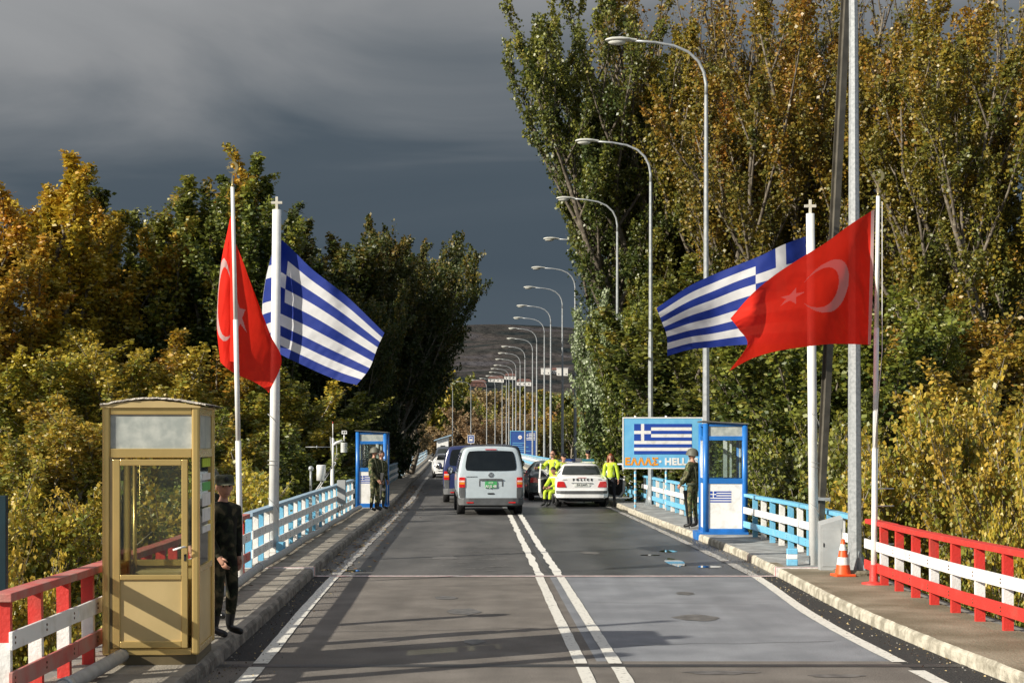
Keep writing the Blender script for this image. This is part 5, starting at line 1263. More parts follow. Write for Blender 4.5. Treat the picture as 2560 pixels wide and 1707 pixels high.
def hat(T, HM, kind):
    mb = MB(); mb.M = HM
    if kind == 'helmet':
        vs = []; n, k = 22, 9
        for i in range(k+1):
            t = (math.pi*.53)*i/k
            for j in range(n):
                a = 2*math.pi*j/n; x, y, z = math.sin(t)*math.cos(a), math.sin(t)*math.sin(a), math.cos(t)
                fl = 1+.10*max(0, (i/k-.82)/.18)
                vs.append((x*.125*fl, .005+y*.145*fl, .015+z*.135-(.035*max(0, y) if i == k else 0)-(.02*abs(x) if i >= k-1 else 0)))
        mb.add(vs, [(i*n+j, i*n+(j+1) % n, (i+1)*n+(j+1) % n, (i+1)*n+j) for i in range(k) for j in range(n)], 0, True)
        h = mb.build('helmet', ['helmet'], T)
        mb = MB(); mb.M = HM; 
        for s_ in (-1, 1): mb.tube([(s_*.085, -.02, .01), (s_*.075, -.03, -.06), (s_*.03, -.06, -.118), (0, -.065, -.125)], .006, 5)
        mb.build('chin_strap', ['black'], h)
    elif kind == 'field_cap':
        mb.lathe([(.095, .035), (.100, .07), (.096, .115), (.07, .128), (.001, .130)], 20, (0, .005, 0))
        vs = []
        for i in range(9):
            a = math.pi*(1.12+.76*i/8); vs += [(.098*math.cos(a), .005+.098*math.sin(a), .045), (.105*math.cos(a)*.95, .005+.172*math.sin(a), .028)]
        for i in range(9): 
            p, q = vs[2*i], vs[2*i+1]; 
        o_ = [(x, y, z-.006) for (x, y, z) in vs]
        mb.add(vs+o_, [(2*i, 2*i+1, 2*i+3, 2*i+2) for i in range(8)]+[(18+2*i, 18+2*i+2, 18+2*i+3, 18+2*i+1) for i in range(8)]+[(2*i+1, 18+2*i+1, 18+2*i+3, 2*i+3) for i in range(8)], 0)
        h = mb.build('cap', ['capcloth'], T); mb = MB(); mb.M = HM; mb.ell((0, -.098, .085), (.022, .006, .024)); mb.build('cap_badge', ['black'], h)
    elif kind == 'peaked_cap':
        mb.lathe([(.088, .045), (.090, .085), (.118, .115), (.120, .128), (.07, .140), (.001, .138)], 22, (0, .0, 0), m=[0, 0, 0, 0, 0])
        vs = []
        for i in range(9):
            a = math.pi*(1.15+.7*i/8); vs += [(.088*math.cos(a), .088*math.sin(a), .048), (.092*math.cos(a), .138*math.sin(a), .026)]
        o_ = [(x, y, z-.005) for (x, y, z) in vs]
        mb.add(vs+o_, [(2*i, 2*i+1, 2*i+3, 2*i+2) for i in range(8)]+[(18+2*i, 18+2*i+2, 18+2*i+3, 18+2*i+1) for i in range(8)], 1)
        h = mb.build('cap', ['navycloth', 'boot'], T); mb = MB(); mb.M = HM; mb.ell((0, -.095, .088), (.020, .008, .026)); mb.build('cap_badge', ['chrome'], h)
    elif kind == 'bald':
        mb.ell((0, .055, -.005), (.080, .055, .075), 14, 8); mb.build('hair', ['hair'], T)
        mb = MB(); mb.M = HM
        for s_ in (-1, 1): mb.ell((s_*.033, -.090, .012), (.028, .012, .018), 10, 6); mb.beam((s_*.06, -.085, .015), (s_*.082, .0, .015), .006, .006)
        mb.beam((-.01, -.1, .015), (.01, -.1, .015), .006, .006); mb.build('sunglasses', ['black'], T)
    elif kind in ('short', 'long'):
        n, k = 20, 8; vs = []
        for i in range(k+1):
            t = math.pi*.62*i/k
            for j in range(n):
                a = 2*math.pi*j/n; x, y, z = math.sin(t)*math.cos(a), math.sin(t)*math.sin(a), math.cos(t)
                zz = z*.127
                if y < -.2: zz = max(zz, .055)
                vs.append((x*.086, .008+y*.103, zz))
        mb.add(vs, [(i*n+j, i*n+(j+1) % n, (i+1)*n+(j+1) % n, (i+1)*n+j) for i in range(k) for j in range(n)], 0, True)
        if kind == 'long':
            for s_ in (-1, 1): mb.tube([(s_*.070, .01, .07), (s_*.085, .01, .0), (s_*.095, .01, -.09), (s_*.095, -.01, -.16), (s_*.08, -.03, -.21)], [.02, .028, .032, .030, .010], 8)
            mb.tube([(0, .06, .08), (0, .10, 0), (0, .11, -.10), (0, .08, -.2)], [.06, .075, .085, .05], 10)
        mb.build('hair', ['hair_red' if kind == 'long' else 'hair'], T)
D('capcloth', (.12, .115, .075), .85, col2=(.05, .055, .03), scale=14, t=(.45, .55))
def rifle(label, loc, rot):
    T = thing('rifle', label, 'rifle', loc); T.rotation_euler = rot
    MB().tube([(0, 0, 0), (0, 0, -.34)], .011, 8).build('barrel', ['gun'], T)
    mb = MB(); mb.box(-.022, .022, -.03, .03, .02, .34); mb.box(-.018, .018, -.12, -.03, .10, .15); mb.build('receiver', ['gun'], T, bevel=.004)
    MB().box(-.02, .02, -.026, .026, -.16, .02).build('handguard', ['gun'], T, bevel=.004)
    mb = MB(); mb.prism([(-.03, .34), (.03, .34), (.035, .60), (-.085, .60)], -.016, .016, plane='yz'); mb.build('stock', ['gun'], T, bevel=.004)
    mb = MB(); mb.prism([(-.03, .20), (-.16, .15), (-.15, .10), (-.03, .14)], -.014, .014, plane='yz'); mb.build('magazine', ['gun'], T)
    mb = MB(); mb.prism([(-.03, .30), (-.09, .33), (-.08, .36), (-.03, .34)], -.014, .014, plane='yz'); mb.build('grip', ['gun'], T)
    return T
D('webbing', (.05, .055, .03), .8)
def belt(T):
    mb = MB(); mb.lathe([(.172, .98), (.178, .985), (.178, 1.03), (.172, 1.035)], 20); mb.v = [(x, y*.84+.005, z) for (x, y, z) in mb.v]; mb.box(-.03, .03, -.156, -.142, .985, 1.03); mb.build('belt', ['webbing'], T)
    mb = MB()
    for s_ in (-1, 1): mb.tube([(s_*.10, -.135, 1.03), (s_*.115, -.15, 1.25), (s_*.11, -.10, 1.44), (s_*.10, .02, 1.475), (s_*.09, .13, 1.36), (s_*.05, .145, 1.03)], .016, 5)
    mb.build('harness', ['webbing'], T)
# the two soldiers beside the golden box
T, HM, s, J = person('soldier in a field cap and dark camouflage beside the golden sentry box', (-2.91, 15.75, PZ), R(58), 1.62, pose=dict(wl=(-.20, -.12, .90), wr=(.22, -.02, .88), tl=(-.13, -.17, .045), tr=(.17, -.14, .045)), mats=('camo_dark', 'camo_dark', 'camo_dark', 'boot'), jacket=('camo_dark',), head_yaw=R(-34), bulk=1.12)
hat(T, HM, 'field_cap')
T, HM, s, J = person('helmeted soldier mostly hidden between the golden sentry box and the soldier in the cap', (-3.36, 17.2, PZ), R(40), 1.67, mats=('camo_dark', 'camo_dark', 'camo_dark', 'boot'), jacket=('camo_dark',), head_yaw=R(10)); hat(T, HM, 'helmet')
# the two soldiers before the left blue booth
T, HM, s, J = person('helmeted soldier with a rifle before the left blue booth, nearer of the pair', (-3.90, 44.2, PZ), R(62), 1.80, pose=dict(wl=(-.16, -.22, .88), el=(-.25, -.03, 1.14), wr=(.20, -.12, .88)), mats=('camo', 'camo', 'camo', 'boot'), jacket=('camo',), head_yaw=R(-15), bulk=1.06); hat(T, HM, 'helmet'); belt(T)
rifle('rifle held muzzle down by the helmeted soldier at the left blue booth', (-3.70, 44.0, .62), (R(3), 0, R(60)))
T, HM, s, J = person('bareheaded soldier in camouflage looking right, farther of the pair at the left blue booth', (-3.80, 45.3, PZ), R(58), 1.72, mats=('camo', 'camo', 'camo', 'boot'), jacket=('camo',), head_yaw=R(15)); hat(T, HM, 'short'); belt(T)
# the soldier by the right booth
T, HM, s, J = person('helmeted soldier in camouflage looking away, standing against the blue booth on the right', (4.12, 35.6, PZ), R(-128), 1.80, pose=dict(wl=(-.25, -.02, .90), el=(-.25, .05, 1.15), wr=(.16, -.22, .98), er=(.24, -.02, 1.16)), mats=('camo', 'camo', 'camo', 'boot'), jacket=('camo',), head_yaw=R(6), bulk=1.04); hat(T, HM, 'helmet'); belt(T)
MB().ell((.10, -.20, 1.08), (.09, .06, .10), 10, 8).build('pouch', ['gun'], T)
rifle('black rifle held muzzle down in front of the soldier by the right booth', (4.00, 35.48, .40), (R(-6), R(4), R(120)))
# police officers
JK = ('neon', 'reflect'); PM = ('neon', 'neon', 'navycloth', 'boot')
T, HM, s, J = person('bald officer in sunglasses and neon jacket, arm out, left of the police car', (1.36, 51.9, 0), R(-30), 1.80, pose=dict(wl=(-.42, -.28, 1.22), el=(-.34, -.10, 1.22)), mats=PM, jacket=('neon', 'reflect'), head_yaw=R(-12)); hat(T, HM, 'bald')
T, HM, s, J = person('officer in neon jacket and badged black cap bending at the open left car door', (1.63, 51.3, 0), R(28), 1.74, pose=dict(wai=(0, -.03, 1.10), che=(0, -.08, 1.30), nec=(0, -.10, 1.47), hed=(0, -.14, 1.62), sl=(-.185, -.09, 1.40), sr=(.185, -.09, 1.40), wl=(-.16, -.30, 1.02), wr=(.18, -.30, 1.02)), mats=PM, jacket=('neon', 'reflect')); hat(T, HM, 'peaked_cap')
T, HM, s, J = person('dark-haired officer in a full neon suit sitting low left of the police car', (1.38, 50.55, 0), R(-48), 1.74, pose=dict(pel=(0, .12, .52), wai=(0, .10, .68), che=(0, .04, .88), nec=(0, .0, 1.05), hed=(0, -.06, 1.20), sl=(-.18, .02, .98), sr=(.18, .02, .98), el=(-.22, -.12, .76), er=(.22, -.12, .76), wl=(-.14, -.32, .66), wr=(.14, -.32, .66), hl=(-.10, .08, .50), hr=(.10, .08, .50), kl=(-.13, -.32, .52), kr=(.13, -.32, .50), al=(-.13, -.34, .09), ar=(.13, -.36, .09), tl=(-.14, -.50, .045), tr=(.15, -.52, .045)), mats=('neon', 'neon', 'neon', 'boot'), jacket=('neon', 'reflect'), head_pitch=R(18)); hat(T, HM, 'short')
T, HM, s, J = person('officer in black peaked cap and neon jacket behind the police car roof', (2.62, 53.7, 0), R(0), 1.80, pose=dict(wl=(-.16, -.34, 1.30), el=(-.24, -.12, 1.22), wr=(.30, -.10, 1.02)), mats=PM, jacket=JK); hat(T, HM, 'peaked_cap')
T, HM, s, J = person('red-haired woman officer in neon jacket standing right of the police car', (3.19, 50.4, 0), R(-18), 1.72, pose=dict(wl=(-.20, -.10, .92), wr=(.26, .02, .92)), mats=PM, jacket=JK, head_yaw=R(10), bulk=.98); hat(T, HM, 'long')
T, HM, s, J = person('tiny far-off officer in a yellow vest beyond the roof of the silver van', (-.28, 88, 0), 0, 1.82, mats=PM, jacket=('neon',)); hat(T, HM, 'peaked_cap')
T, HM, s, J = person('tiny dark-clothed person standing far ahead above the dark blue van', (-3.85, 99.5, 0), 0, 1.78, mats=('navycloth', 'navycloth', 'navycloth', 'boot'), jacket=('navycloth',)); hat(T, HM, 'short')
# ---------------------------------------------------------------- terrain, hill, field, far houses
def hill_h(x, y):
    t = np.clip((y-620)/260, 0, 1); z = -5+t*t*(3-2*t)*34
    t = np.clip((y-900)/600, 0, 1); z = z+t*t*(3-2*t)*50
    t = np.clip((y-1350)/1250, 0, 1); z = z+t*t*(3-2*t)*100
    t = np.clip((y-2600)/2500, 0, 1); z = z-t*60
    amp = np.clip((y-600)/900, 0, 1)
    z = z+amp*(9*np.sin(x*.0041+1)*np.sin(y*.0032)+5*np.sin(x*.011+y*.004)+2.5*np.sin(x*.027-y*.013))
    return z
def sheet(name, xs, ys, hf, m):
    X, Y = np.meshgrid(xs, ys); Z = hf(X, Y); nx, ny = len(xs), len(ys)
    co = np.stack([X, Y, Z], -1).reshape(-1, 3)
    i = np.arange(nx-1)[None, :]+nx*np.arange(ny-1)[:, None]; f = np.stack([i, i+1, i+nx+1, i+nx], -1).reshape(-1, 4)
    me = bpy.data.meshes.new(name); me.vertices.add(len(co)); me.vertices.foreach_set('co', co.astype(np.float32).ravel())
    me.loops.add(f.size); me.loops.foreach_set('vertex_index', f.astype(np.int32).ravel()); me.polygons.add(len(f)); me.polygons.foreach_set('loop_start', np.arange(0, f.size, 4, dtype=np.int32)); me.update(calc_edges=True)
    me.polygons.foreach_set('use_smooth', np.ones(len(f), bool)); me.materials.append(M[m] if isinstance(m, str) else m)
    o = bpy.data.objects.new(name, me); C.objects.link(o); struct(o); return o
def bump_flat(X, Y): return -5+.5*np.sin(X*.21)*np.sin(Y*.17)+.25*np.sin(X*.6+Y*.45)-.3
sheet('ground', np.linspace(-300, 300, 121), np.linspace(-60, 640, 141), bump_flat, 'dirt')
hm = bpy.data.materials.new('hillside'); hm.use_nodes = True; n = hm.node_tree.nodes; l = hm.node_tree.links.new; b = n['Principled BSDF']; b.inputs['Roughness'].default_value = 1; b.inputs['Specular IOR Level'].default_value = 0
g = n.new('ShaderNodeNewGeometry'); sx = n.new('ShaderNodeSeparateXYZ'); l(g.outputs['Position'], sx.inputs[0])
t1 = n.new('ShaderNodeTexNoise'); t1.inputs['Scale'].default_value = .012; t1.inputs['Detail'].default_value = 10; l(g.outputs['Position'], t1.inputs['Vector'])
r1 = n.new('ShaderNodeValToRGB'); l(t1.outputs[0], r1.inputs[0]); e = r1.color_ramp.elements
e[0].position = .34; e[0].color = (.022, .029, .032, 1); e[1].position = .68; e[1].color = (.078, .074, .080, 1); q = e.new(.46); q.color = (.042, .042, .040, 1); q = e.new(.57); q.color = (.062, .055, .052, 1)  # dark greys take in the cloud shade lying over the hill
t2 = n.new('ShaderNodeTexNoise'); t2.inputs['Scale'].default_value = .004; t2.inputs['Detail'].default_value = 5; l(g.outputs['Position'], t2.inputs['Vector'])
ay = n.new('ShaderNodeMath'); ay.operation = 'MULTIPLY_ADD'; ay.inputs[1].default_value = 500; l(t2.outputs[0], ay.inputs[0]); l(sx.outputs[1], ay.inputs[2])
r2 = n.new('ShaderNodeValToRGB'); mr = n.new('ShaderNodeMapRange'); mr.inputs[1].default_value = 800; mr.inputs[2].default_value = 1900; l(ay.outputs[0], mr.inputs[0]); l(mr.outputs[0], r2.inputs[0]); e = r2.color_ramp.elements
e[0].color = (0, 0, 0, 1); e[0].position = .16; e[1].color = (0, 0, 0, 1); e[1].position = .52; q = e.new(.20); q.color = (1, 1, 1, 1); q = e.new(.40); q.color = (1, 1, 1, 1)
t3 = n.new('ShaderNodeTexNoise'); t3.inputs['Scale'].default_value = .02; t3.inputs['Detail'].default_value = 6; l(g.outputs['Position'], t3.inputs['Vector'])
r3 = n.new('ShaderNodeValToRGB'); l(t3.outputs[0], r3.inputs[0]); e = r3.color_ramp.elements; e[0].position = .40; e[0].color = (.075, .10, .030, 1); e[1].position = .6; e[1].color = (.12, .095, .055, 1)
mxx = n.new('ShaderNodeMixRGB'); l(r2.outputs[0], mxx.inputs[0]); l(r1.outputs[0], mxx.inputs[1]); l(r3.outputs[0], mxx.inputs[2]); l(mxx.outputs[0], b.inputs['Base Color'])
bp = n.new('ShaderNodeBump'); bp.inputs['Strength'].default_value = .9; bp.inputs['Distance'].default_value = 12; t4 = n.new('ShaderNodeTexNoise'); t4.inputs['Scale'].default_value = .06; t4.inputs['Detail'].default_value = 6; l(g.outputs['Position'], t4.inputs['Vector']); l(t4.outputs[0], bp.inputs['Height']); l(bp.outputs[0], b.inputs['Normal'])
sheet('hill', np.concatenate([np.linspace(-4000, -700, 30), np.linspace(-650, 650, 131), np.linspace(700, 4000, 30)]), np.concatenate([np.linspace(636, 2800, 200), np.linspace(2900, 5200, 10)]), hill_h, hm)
for i, (px, d, w_, h_, m_) in enumerate(((1365, 1290, 8, 5, 'house_white'), (1387, 1300, 7, 3.4, 'house_white'), (1406, 1285, 9, 6, 'house_white'), (1240, 1200, 12, 3, 'house_white'), (1275, 1230, 9, 3, 'house_white'), (1310, 1180, 11, 3.4, 'house_white'), (1095, 1000, 14, 5, 'house_white'), (1195, 1150, 12, 3.4, 'house_roof'))):
    x = (px-1280)/F*d; z = float(hill_h(np.array(x), np.array(d)))
    T = thing('far_house', ['white box-shaped house on the hillside, left of the white cluster', 'low white house in the middle of the white cluster on the hillside', 'tallest white house of the cluster on the hillside', 'long low house with a dark red roof on the hillside above the lamps', 'pale low house with a red roof among the far lamps', 'small pale house with a red roof right of the lamp row', 'pale house with rows of windows at the edge of the dark trees on the left', 'low red house on the hillside just right of the dark trees'][i], 'house', (x, d, z-1))
    MB().box(-w_/2, w_/2, 0, 8, 0, h_+1).build('wall', [m_], T)
    if i not in (0, 2):
        mb = MB(); mb.add([(-w_/2-.5, -.6, h_+.9), (w_/2+.5, -.6, h_+.9), (w_/2+.5, 8.6, h_+.9), (-w_/2-.5, 8.6, h_+.9), (-w_/2+1.5, 4, h_+3.0), (w_/2-1.5, 4, h_+3.0)], [(0, 1, 5, 4), (1, 2, 5), (2, 3, 4, 5), (3, 0, 4), (3, 2, 1, 0)]); mb.build('roof', ['house_roof'], T)
    else: MB().box(-w_/2-.3, w_/2+.3, -.3, 8.3, h_+1, h_+1.4).build('roof', ['house_white'], T)
    k = max(2, int(w_/3))
    for j in range(k):
        xx = -w_/2+w_*(j+.5)/k
        for zz in ([1.8, 4.6] if h_ > 6 else [1.8]): MB().box(xx-.35, xx+.35, -.08, 0, zz, zz+1.1).build('window', ['dark_window'], T)

# ---------------------------------------------------------------- trees
def tree_meshes(seed, H, Rad, base, nb, nleaf, lsize, up=.75, lean=(0, 0), droop=0, twigs=True, gap=.0, prof='egg', multi=1, spread=.5, thin=0):
    rg = np.random.default_rng(seed); rr = random.Random(seed)
    tb = MB(); sprays = []
    for ti in range(multi):
        off = Vector((0, 0, 0)) if multi == 1 else Vector((rr.uniform(-.5, .5)*Rad*.35, rr.uniform(-.5, .5)*Rad*.35, 0))
        ang_ = ti*6.283/multi+rr.uniform(-.4, .4); tl = Vector((lean[0], lean[1], 0))+(Vector((math.cos(ang_), math.sin(ang_), 0))*Rad*spread*rr.uniform(.7, 1.1) if multi > 1 else Vector((0, 0, 0)))
        Ht = H*(1 if ti == 0 else rr.uniform(.78, .98)); r0 = .013*Ht+.05; K = 9
        wob = [Vector((rr.uniform(-1, 1), rr.uniform(-1, 1), 0))*.018*Ht for _ in range(K+1)]
        tr = [off*.4+tl*(k/K)**1.7+Vector((0, 0, Ht*.97*k/K))+(wob[k] if k else Vector()) for k in range(K+1)]
        tb.tube(tr, [r0*(1-.93*k/K) for k in range(K+1)], 8, 0)
        def at(t):
            q = t*K; i = min(int(q), K-1); return tr[i].lerp(tr[i+1], q-i)
        n_ = nb//multi
        for i in range(n_):
            t = base+(1-base)*((i+.5)/n_)**.85; t = min(.985, t)
            h = (t-base)/(1-base)
            Rl = Rad*(1 if multi == 1 else (1-.30*spread))
            if prof == 'egg': pr = math.sin(math.pi*min(1, (h*.82+.14)))**.8
            elif prof == 'pop': pr = (.55+.55*math.sin(math.pi*min(1, h*.9+.08)))*(1-.35*h)
            else: pr = (1-h*.5)
            az = i*2.39996+rr.uniform(-.5, .5); L_ = Rl*pr*rr.uniform(.72, 1.2); el = (up+.25*h)*rr.uniform(.8, 1.2)
            s0 = at(t); d = Vector((math.cos(az)*math.cos(el), math.sin(az)*math.cos(el), math.sin(el)))
            pts = [s0]; cur = s0.copy(); dd = d.copy(); Ls = L_/max(.35, math.cos(el))*.85
            for k in range(4):
                dd = (dd+Vector((rr.uniform(-.12, .12), rr.uniform(-.12, .12), .10-droop))).normalized(); cur = cur+dd*Ls/4; pts.append(cur.copy())
            rb = r0*(1-.9*t)*.55+.012
            tb.tube(pts, [rb*(1-.2*k) for k in range(4)]+[.006], 5, 0, caps=False)
            NS = 12
            for k in range(NS):
                f = .2+.8*(k+rr.random())/NS; q = f*4; ii = min(int(q), 3); p = pts[ii].lerp(pts[ii+1], q-ii)
                az2 = az+rr.uniform(-1.4, 1.4); el2 = min(1.45, el*.9+rr.uniform(-.30, .6)); l2 = L_*.42*rr.uniform(.55, 1.25)*(1.15-.5*f)+.25
                d2 = Vector((math.cos(az2)*math.cos(el2), math.sin(az2)*math.cos(el2), math.sin(el2)))
                e2 = p+d2*l2+Vector((0, 0, .12*l2))
                if twigs: tb.tube([p, p.lerp(e2, .5)+Vector((0, 0, -.03*l2)), e2], [rb*.35+.004, .009, .004], 3, 0, caps=False)
                if rr.random() > gap: sprays.append((p, e2, l2))
            if rr.random() > gap: sprays.append((pts[3], pts[4]+dd*.25, Ls*.3))
        sprays.append((tr[-2], tr[-1]+Vector((0, 0, .5)), 1.2)); sprays.append((tr[-3], tr[-1], 1.6))
    n_s = len(sprays); wts = np.array([s_[2]*(1-thin*min(1, max(0, (s_[1].z/H-.45)/.4))) for s_ in sprays])*rg.uniform(.35, 1.6, n_s); wts = wts/wts.sum()
    which = rg.choice(n_s, nleaf, p=wts); A = np.array([s_[0] for s_ in sprays]); B = np.array([s_[1] for s_ in sprays]); Lg = np.array([s_[2] for s_ in sprays])
    t = rg.beta(1.6, 1.1, nleaf)[:, None]; pos = A[which]*(1-t)+B[which]*t
    sig = (.06+.085*Lg[which])[:, None]*(1.15-.75*t); pos = pos+np.clip(rg.normal(0, 1, (nleaf, 3)), -1.9, 1.9)*sig*np.array([1, 1, .9])
    # random leaf frames, faces biased upward/outward
    nrm = rg.normal(0, 1, (nleaf, 3)); cen = pos-np.array([lean[0]*.5, lean[1]*.5, 0]); cen[:, 2] = 0; cen /= (np.linalg.norm(cen, axis=1, keepdims=True)+1e-6)
    nrm = nrm+cen*.25+np.array([0, 0, .2]); nrm /= np.linalg.norm(nrm, axis=1, keepdims=True)
    ax = np.cross(nrm, rg.normal(0, 1, (nleaf, 3))); ax /= np.linalg.norm(ax, axis=1, keepdims=True); bx = np.cross(nrm, ax)
    sz = (lsize*rg.uniform(.5, 1.45, nleaf))[:, None]
    v = np.stack([pos, pos+ax*sz*.45+bx*sz*.42, pos+ax*sz, pos+ax*sz*.45-bx*sz*.42], 1).reshape(-1, 3)
    me = bpy.data.meshes.new('crown'); me.vertices.add(nleaf*4); me.vertices.foreach_set('co', v.astype(np.float32).ravel())
    me.loops.add(nleaf*4); me.loops.foreach_set('vertex_index', np.arange(nleaf*4, dtype=np.int32)); me.polygons.add(nleaf); me.polygons.foreach_set('loop_start', np.arange(0, nleaf*4, 4, dtype=np.int32)); me.update(calc_edges=True)
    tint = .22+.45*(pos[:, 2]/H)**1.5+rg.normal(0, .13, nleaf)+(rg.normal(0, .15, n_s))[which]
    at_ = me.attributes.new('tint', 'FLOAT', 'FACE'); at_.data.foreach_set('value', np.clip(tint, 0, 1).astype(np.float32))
    tm = bpy.data.meshes.new('trunk'); tm.from_pydata(tb.v, [], tb.f); tm.polygons.foreach_set('use_smooth', tb.s); tm.update()
    return tm, me
KINDS = {}
def kind(name, *a, **k): KINDS[name] = tree_meshes(*a, **k)
kind('pop1', 11, 17, 2.6, .14, 64, 62000, .122, up=1.1, prof='pop', multi=4, spread=.55)
kind('pop2', 12, 16, 2.8, .12, 66, 62000, .122, up=1.05, prof='pop', multi=5, spread=.6)
kind('pop3', 13, 15, 2.8, .14, 60, 58000, .122, up=.95, prof='egg', multi=3, spread=.5)
kind('low1', 15, 10, 2.6, .06, 60, 56000, .10, up=.95, prof='egg', multi=4, spread=.6)
kind('low2', 16, 9.5, 2.8, .05, 60, 54000, .10, up=.85, prof='egg', multi=4, spread=.6)
kind('popH', 14, 15, 3.8, .58, 48, 52000, .13, up=.8, prof='egg', multi=3, spread=.5)
kind('big1', 21, 26, 5.6, .16, 84, 110000, .126, up=.95, prof='egg', multi=5, gap=.22, spread=.7, thin=.35)
kind('big2', 22, 27, 5.4, .18, 84, 104000, .126, up=1.0, prof='pop', multi=5, gap=.25, spread=.7, thin=.4)
kind('bare1', 23, 26, 5.2, .2, 110, 48000, .125, up=1.1, prof='pop', multi=6, gap=.2, spread=.8, thin=.85)
kind('shrub1', 31, 5, 2.0, .05, 46, 30000, .07, up=.7, prof='egg', multi=4, spread=.6)
kind('shrub2', 32, 4.6, 2.0, .04, 46, 28000, .07, up=.6, prof='egg', multi=4, spread=.6)
kind('lean1', 41, 15, 4.2, .30, 60, 60000, .13, up=.65, lean=(4.5, 0), prof='egg', multi=3, spread=.4)
kind('leanL', 42, 27, 4.4, .34, 80, 80000, .132, up=.8, lean=(-6.0, 0), prof='pop', multi=4, gap=.08, spread=.45, thin=.2)
kind('brown1', 51, 12, 3.6, .15, 40, 9000, .30, up=.8, prof='egg', multi=2)
kind('brown2', 52, 11, 3.8, .12, 36, 5000, .30, up=.9, prof='egg', multi=3)
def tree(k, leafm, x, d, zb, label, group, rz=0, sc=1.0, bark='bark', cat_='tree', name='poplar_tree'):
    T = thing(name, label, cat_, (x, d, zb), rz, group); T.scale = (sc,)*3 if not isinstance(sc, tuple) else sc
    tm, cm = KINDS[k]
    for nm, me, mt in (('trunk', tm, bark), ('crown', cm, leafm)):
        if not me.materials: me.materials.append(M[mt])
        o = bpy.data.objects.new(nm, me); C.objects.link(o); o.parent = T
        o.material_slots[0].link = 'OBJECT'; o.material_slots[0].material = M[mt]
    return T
HK = {}
RAD = {}
for k_, (tm_, cm_) in KINDS.items():
    co_ = np.empty(len(cm_.vertices)*3, np.float32); cm_.vertices.foreach_get('co', co_); co_ = co_.reshape(-1, 3)
    HK[k_] = float(np.percentile(co_[:, 2], 99.85))
    RAD[k_] = float(np.percentile(np.hypot(co_[:, 0]-np.median(co_[:, 0]), co_[:, 1]-np.median(co_[:, 1])), 93))
def tpx(k, leafm, px, ytop, d, label, group, rz=0, r=120, zb=-5.2, edge=0, w=None, **kw):
    """top of the crown at (px, ytop) seen from the bridge, crown radius r in the same pixels; edge keeps it off the railing"""
    top = EYE-(ytop-1104)/F*d; s_ = (top-zb)/HK[k]; rm = r/F*d; w = w*s_ if w else rm/RAD[k]; x = (px-1280)/F*d
    if edge < 0: x = min(x, FL(d)-.35-rm*1.12)
    if edge > 0: x = max(x, FR(d)+.5+rm*1.12)
    return tree(k, leafm, x, d, zb, label, group, rz, (w, w, s_), **kw)
GL = 'trees on the left of the bridge'; GR = 'tall trees on the right of the bridge'
left = [  # kind, leaves, px, top y, distance, width, label
 ('pop1', 'leaf_amber', 60, 395, 63, 1.15, 'orange-gold poplar at the left edge, tallest of the left group there'),
 ('pop2', 'leaf_amber', -70, 470, 59, 1.1, 'gold poplar cut off by the left edge of the picture'),
 ('pop2', 'leaf_amber', 225, 425, 67, 1.0, 'gold and green poplar second from the left edge'),
 ('pop3', 'leaf_mixed', 345, 465, 71, 1.0, 'green-gold poplar with a lower rounded top left of the flags'),
 ('pop1', 'leaf_mixed', 440, 470, 69, 1.0, 'green poplar between the golden trees and the red flag'),
 ('pop2', 'leaf_gold', 520, 388, 69, .95, 'tall poplar with orange tips just left of the slim left flagpole'),
 ('pop1', 'leaf_mixed', 625, 385, 67, .95, 'tall green-yellow poplar directly behind the left flagpoles'),
 ('pop3', 'leaf_dark', 720, 475, 75, 1.05, 'dark green tree right of the left flagpoles'),
 ('pop2', 'leaf_dark', 800, 530, 79, 1.1, 'dark rusty green tree above the striped flag on the left'),
 ('pop1', 'leaf_dark', 890, 570, 82, 1.15, 'dark green tree with twin tops right of the left striped flag'),
 ('pop2', 'leaf_dark', 965, 570, 88, 1.0, 'dark tree with a yellowish pointed top in the middle of the dark group'),
 ('pop3', 'leaf_dark', 1030, 600, 96, 1.0, 'dark green tree next to the rightmost one of the left group'),
]
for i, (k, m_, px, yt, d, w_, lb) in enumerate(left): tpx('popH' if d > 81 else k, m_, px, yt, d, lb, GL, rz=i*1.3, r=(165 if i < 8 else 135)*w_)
T = tpx('lean1', 'leaf_dark', 925, 625, 84, 'dark green tree leaning over the bridge, rightmost of the left group', GL, rz=.1, w=.86, bark='bark_pale')
T = tpx('lean1', 'leaf_dark', 800, 720, 74, 'dark leaning tree with a pale slanting trunk above the left blue booth', GL, rz=-.1, w=.75, bark='bark_pale')
T = tpx('lean1', 'leaf_dark', 900, 800, 92, 'low dark leaning tree above the far left railing', GL, rz=.1, w=.6)
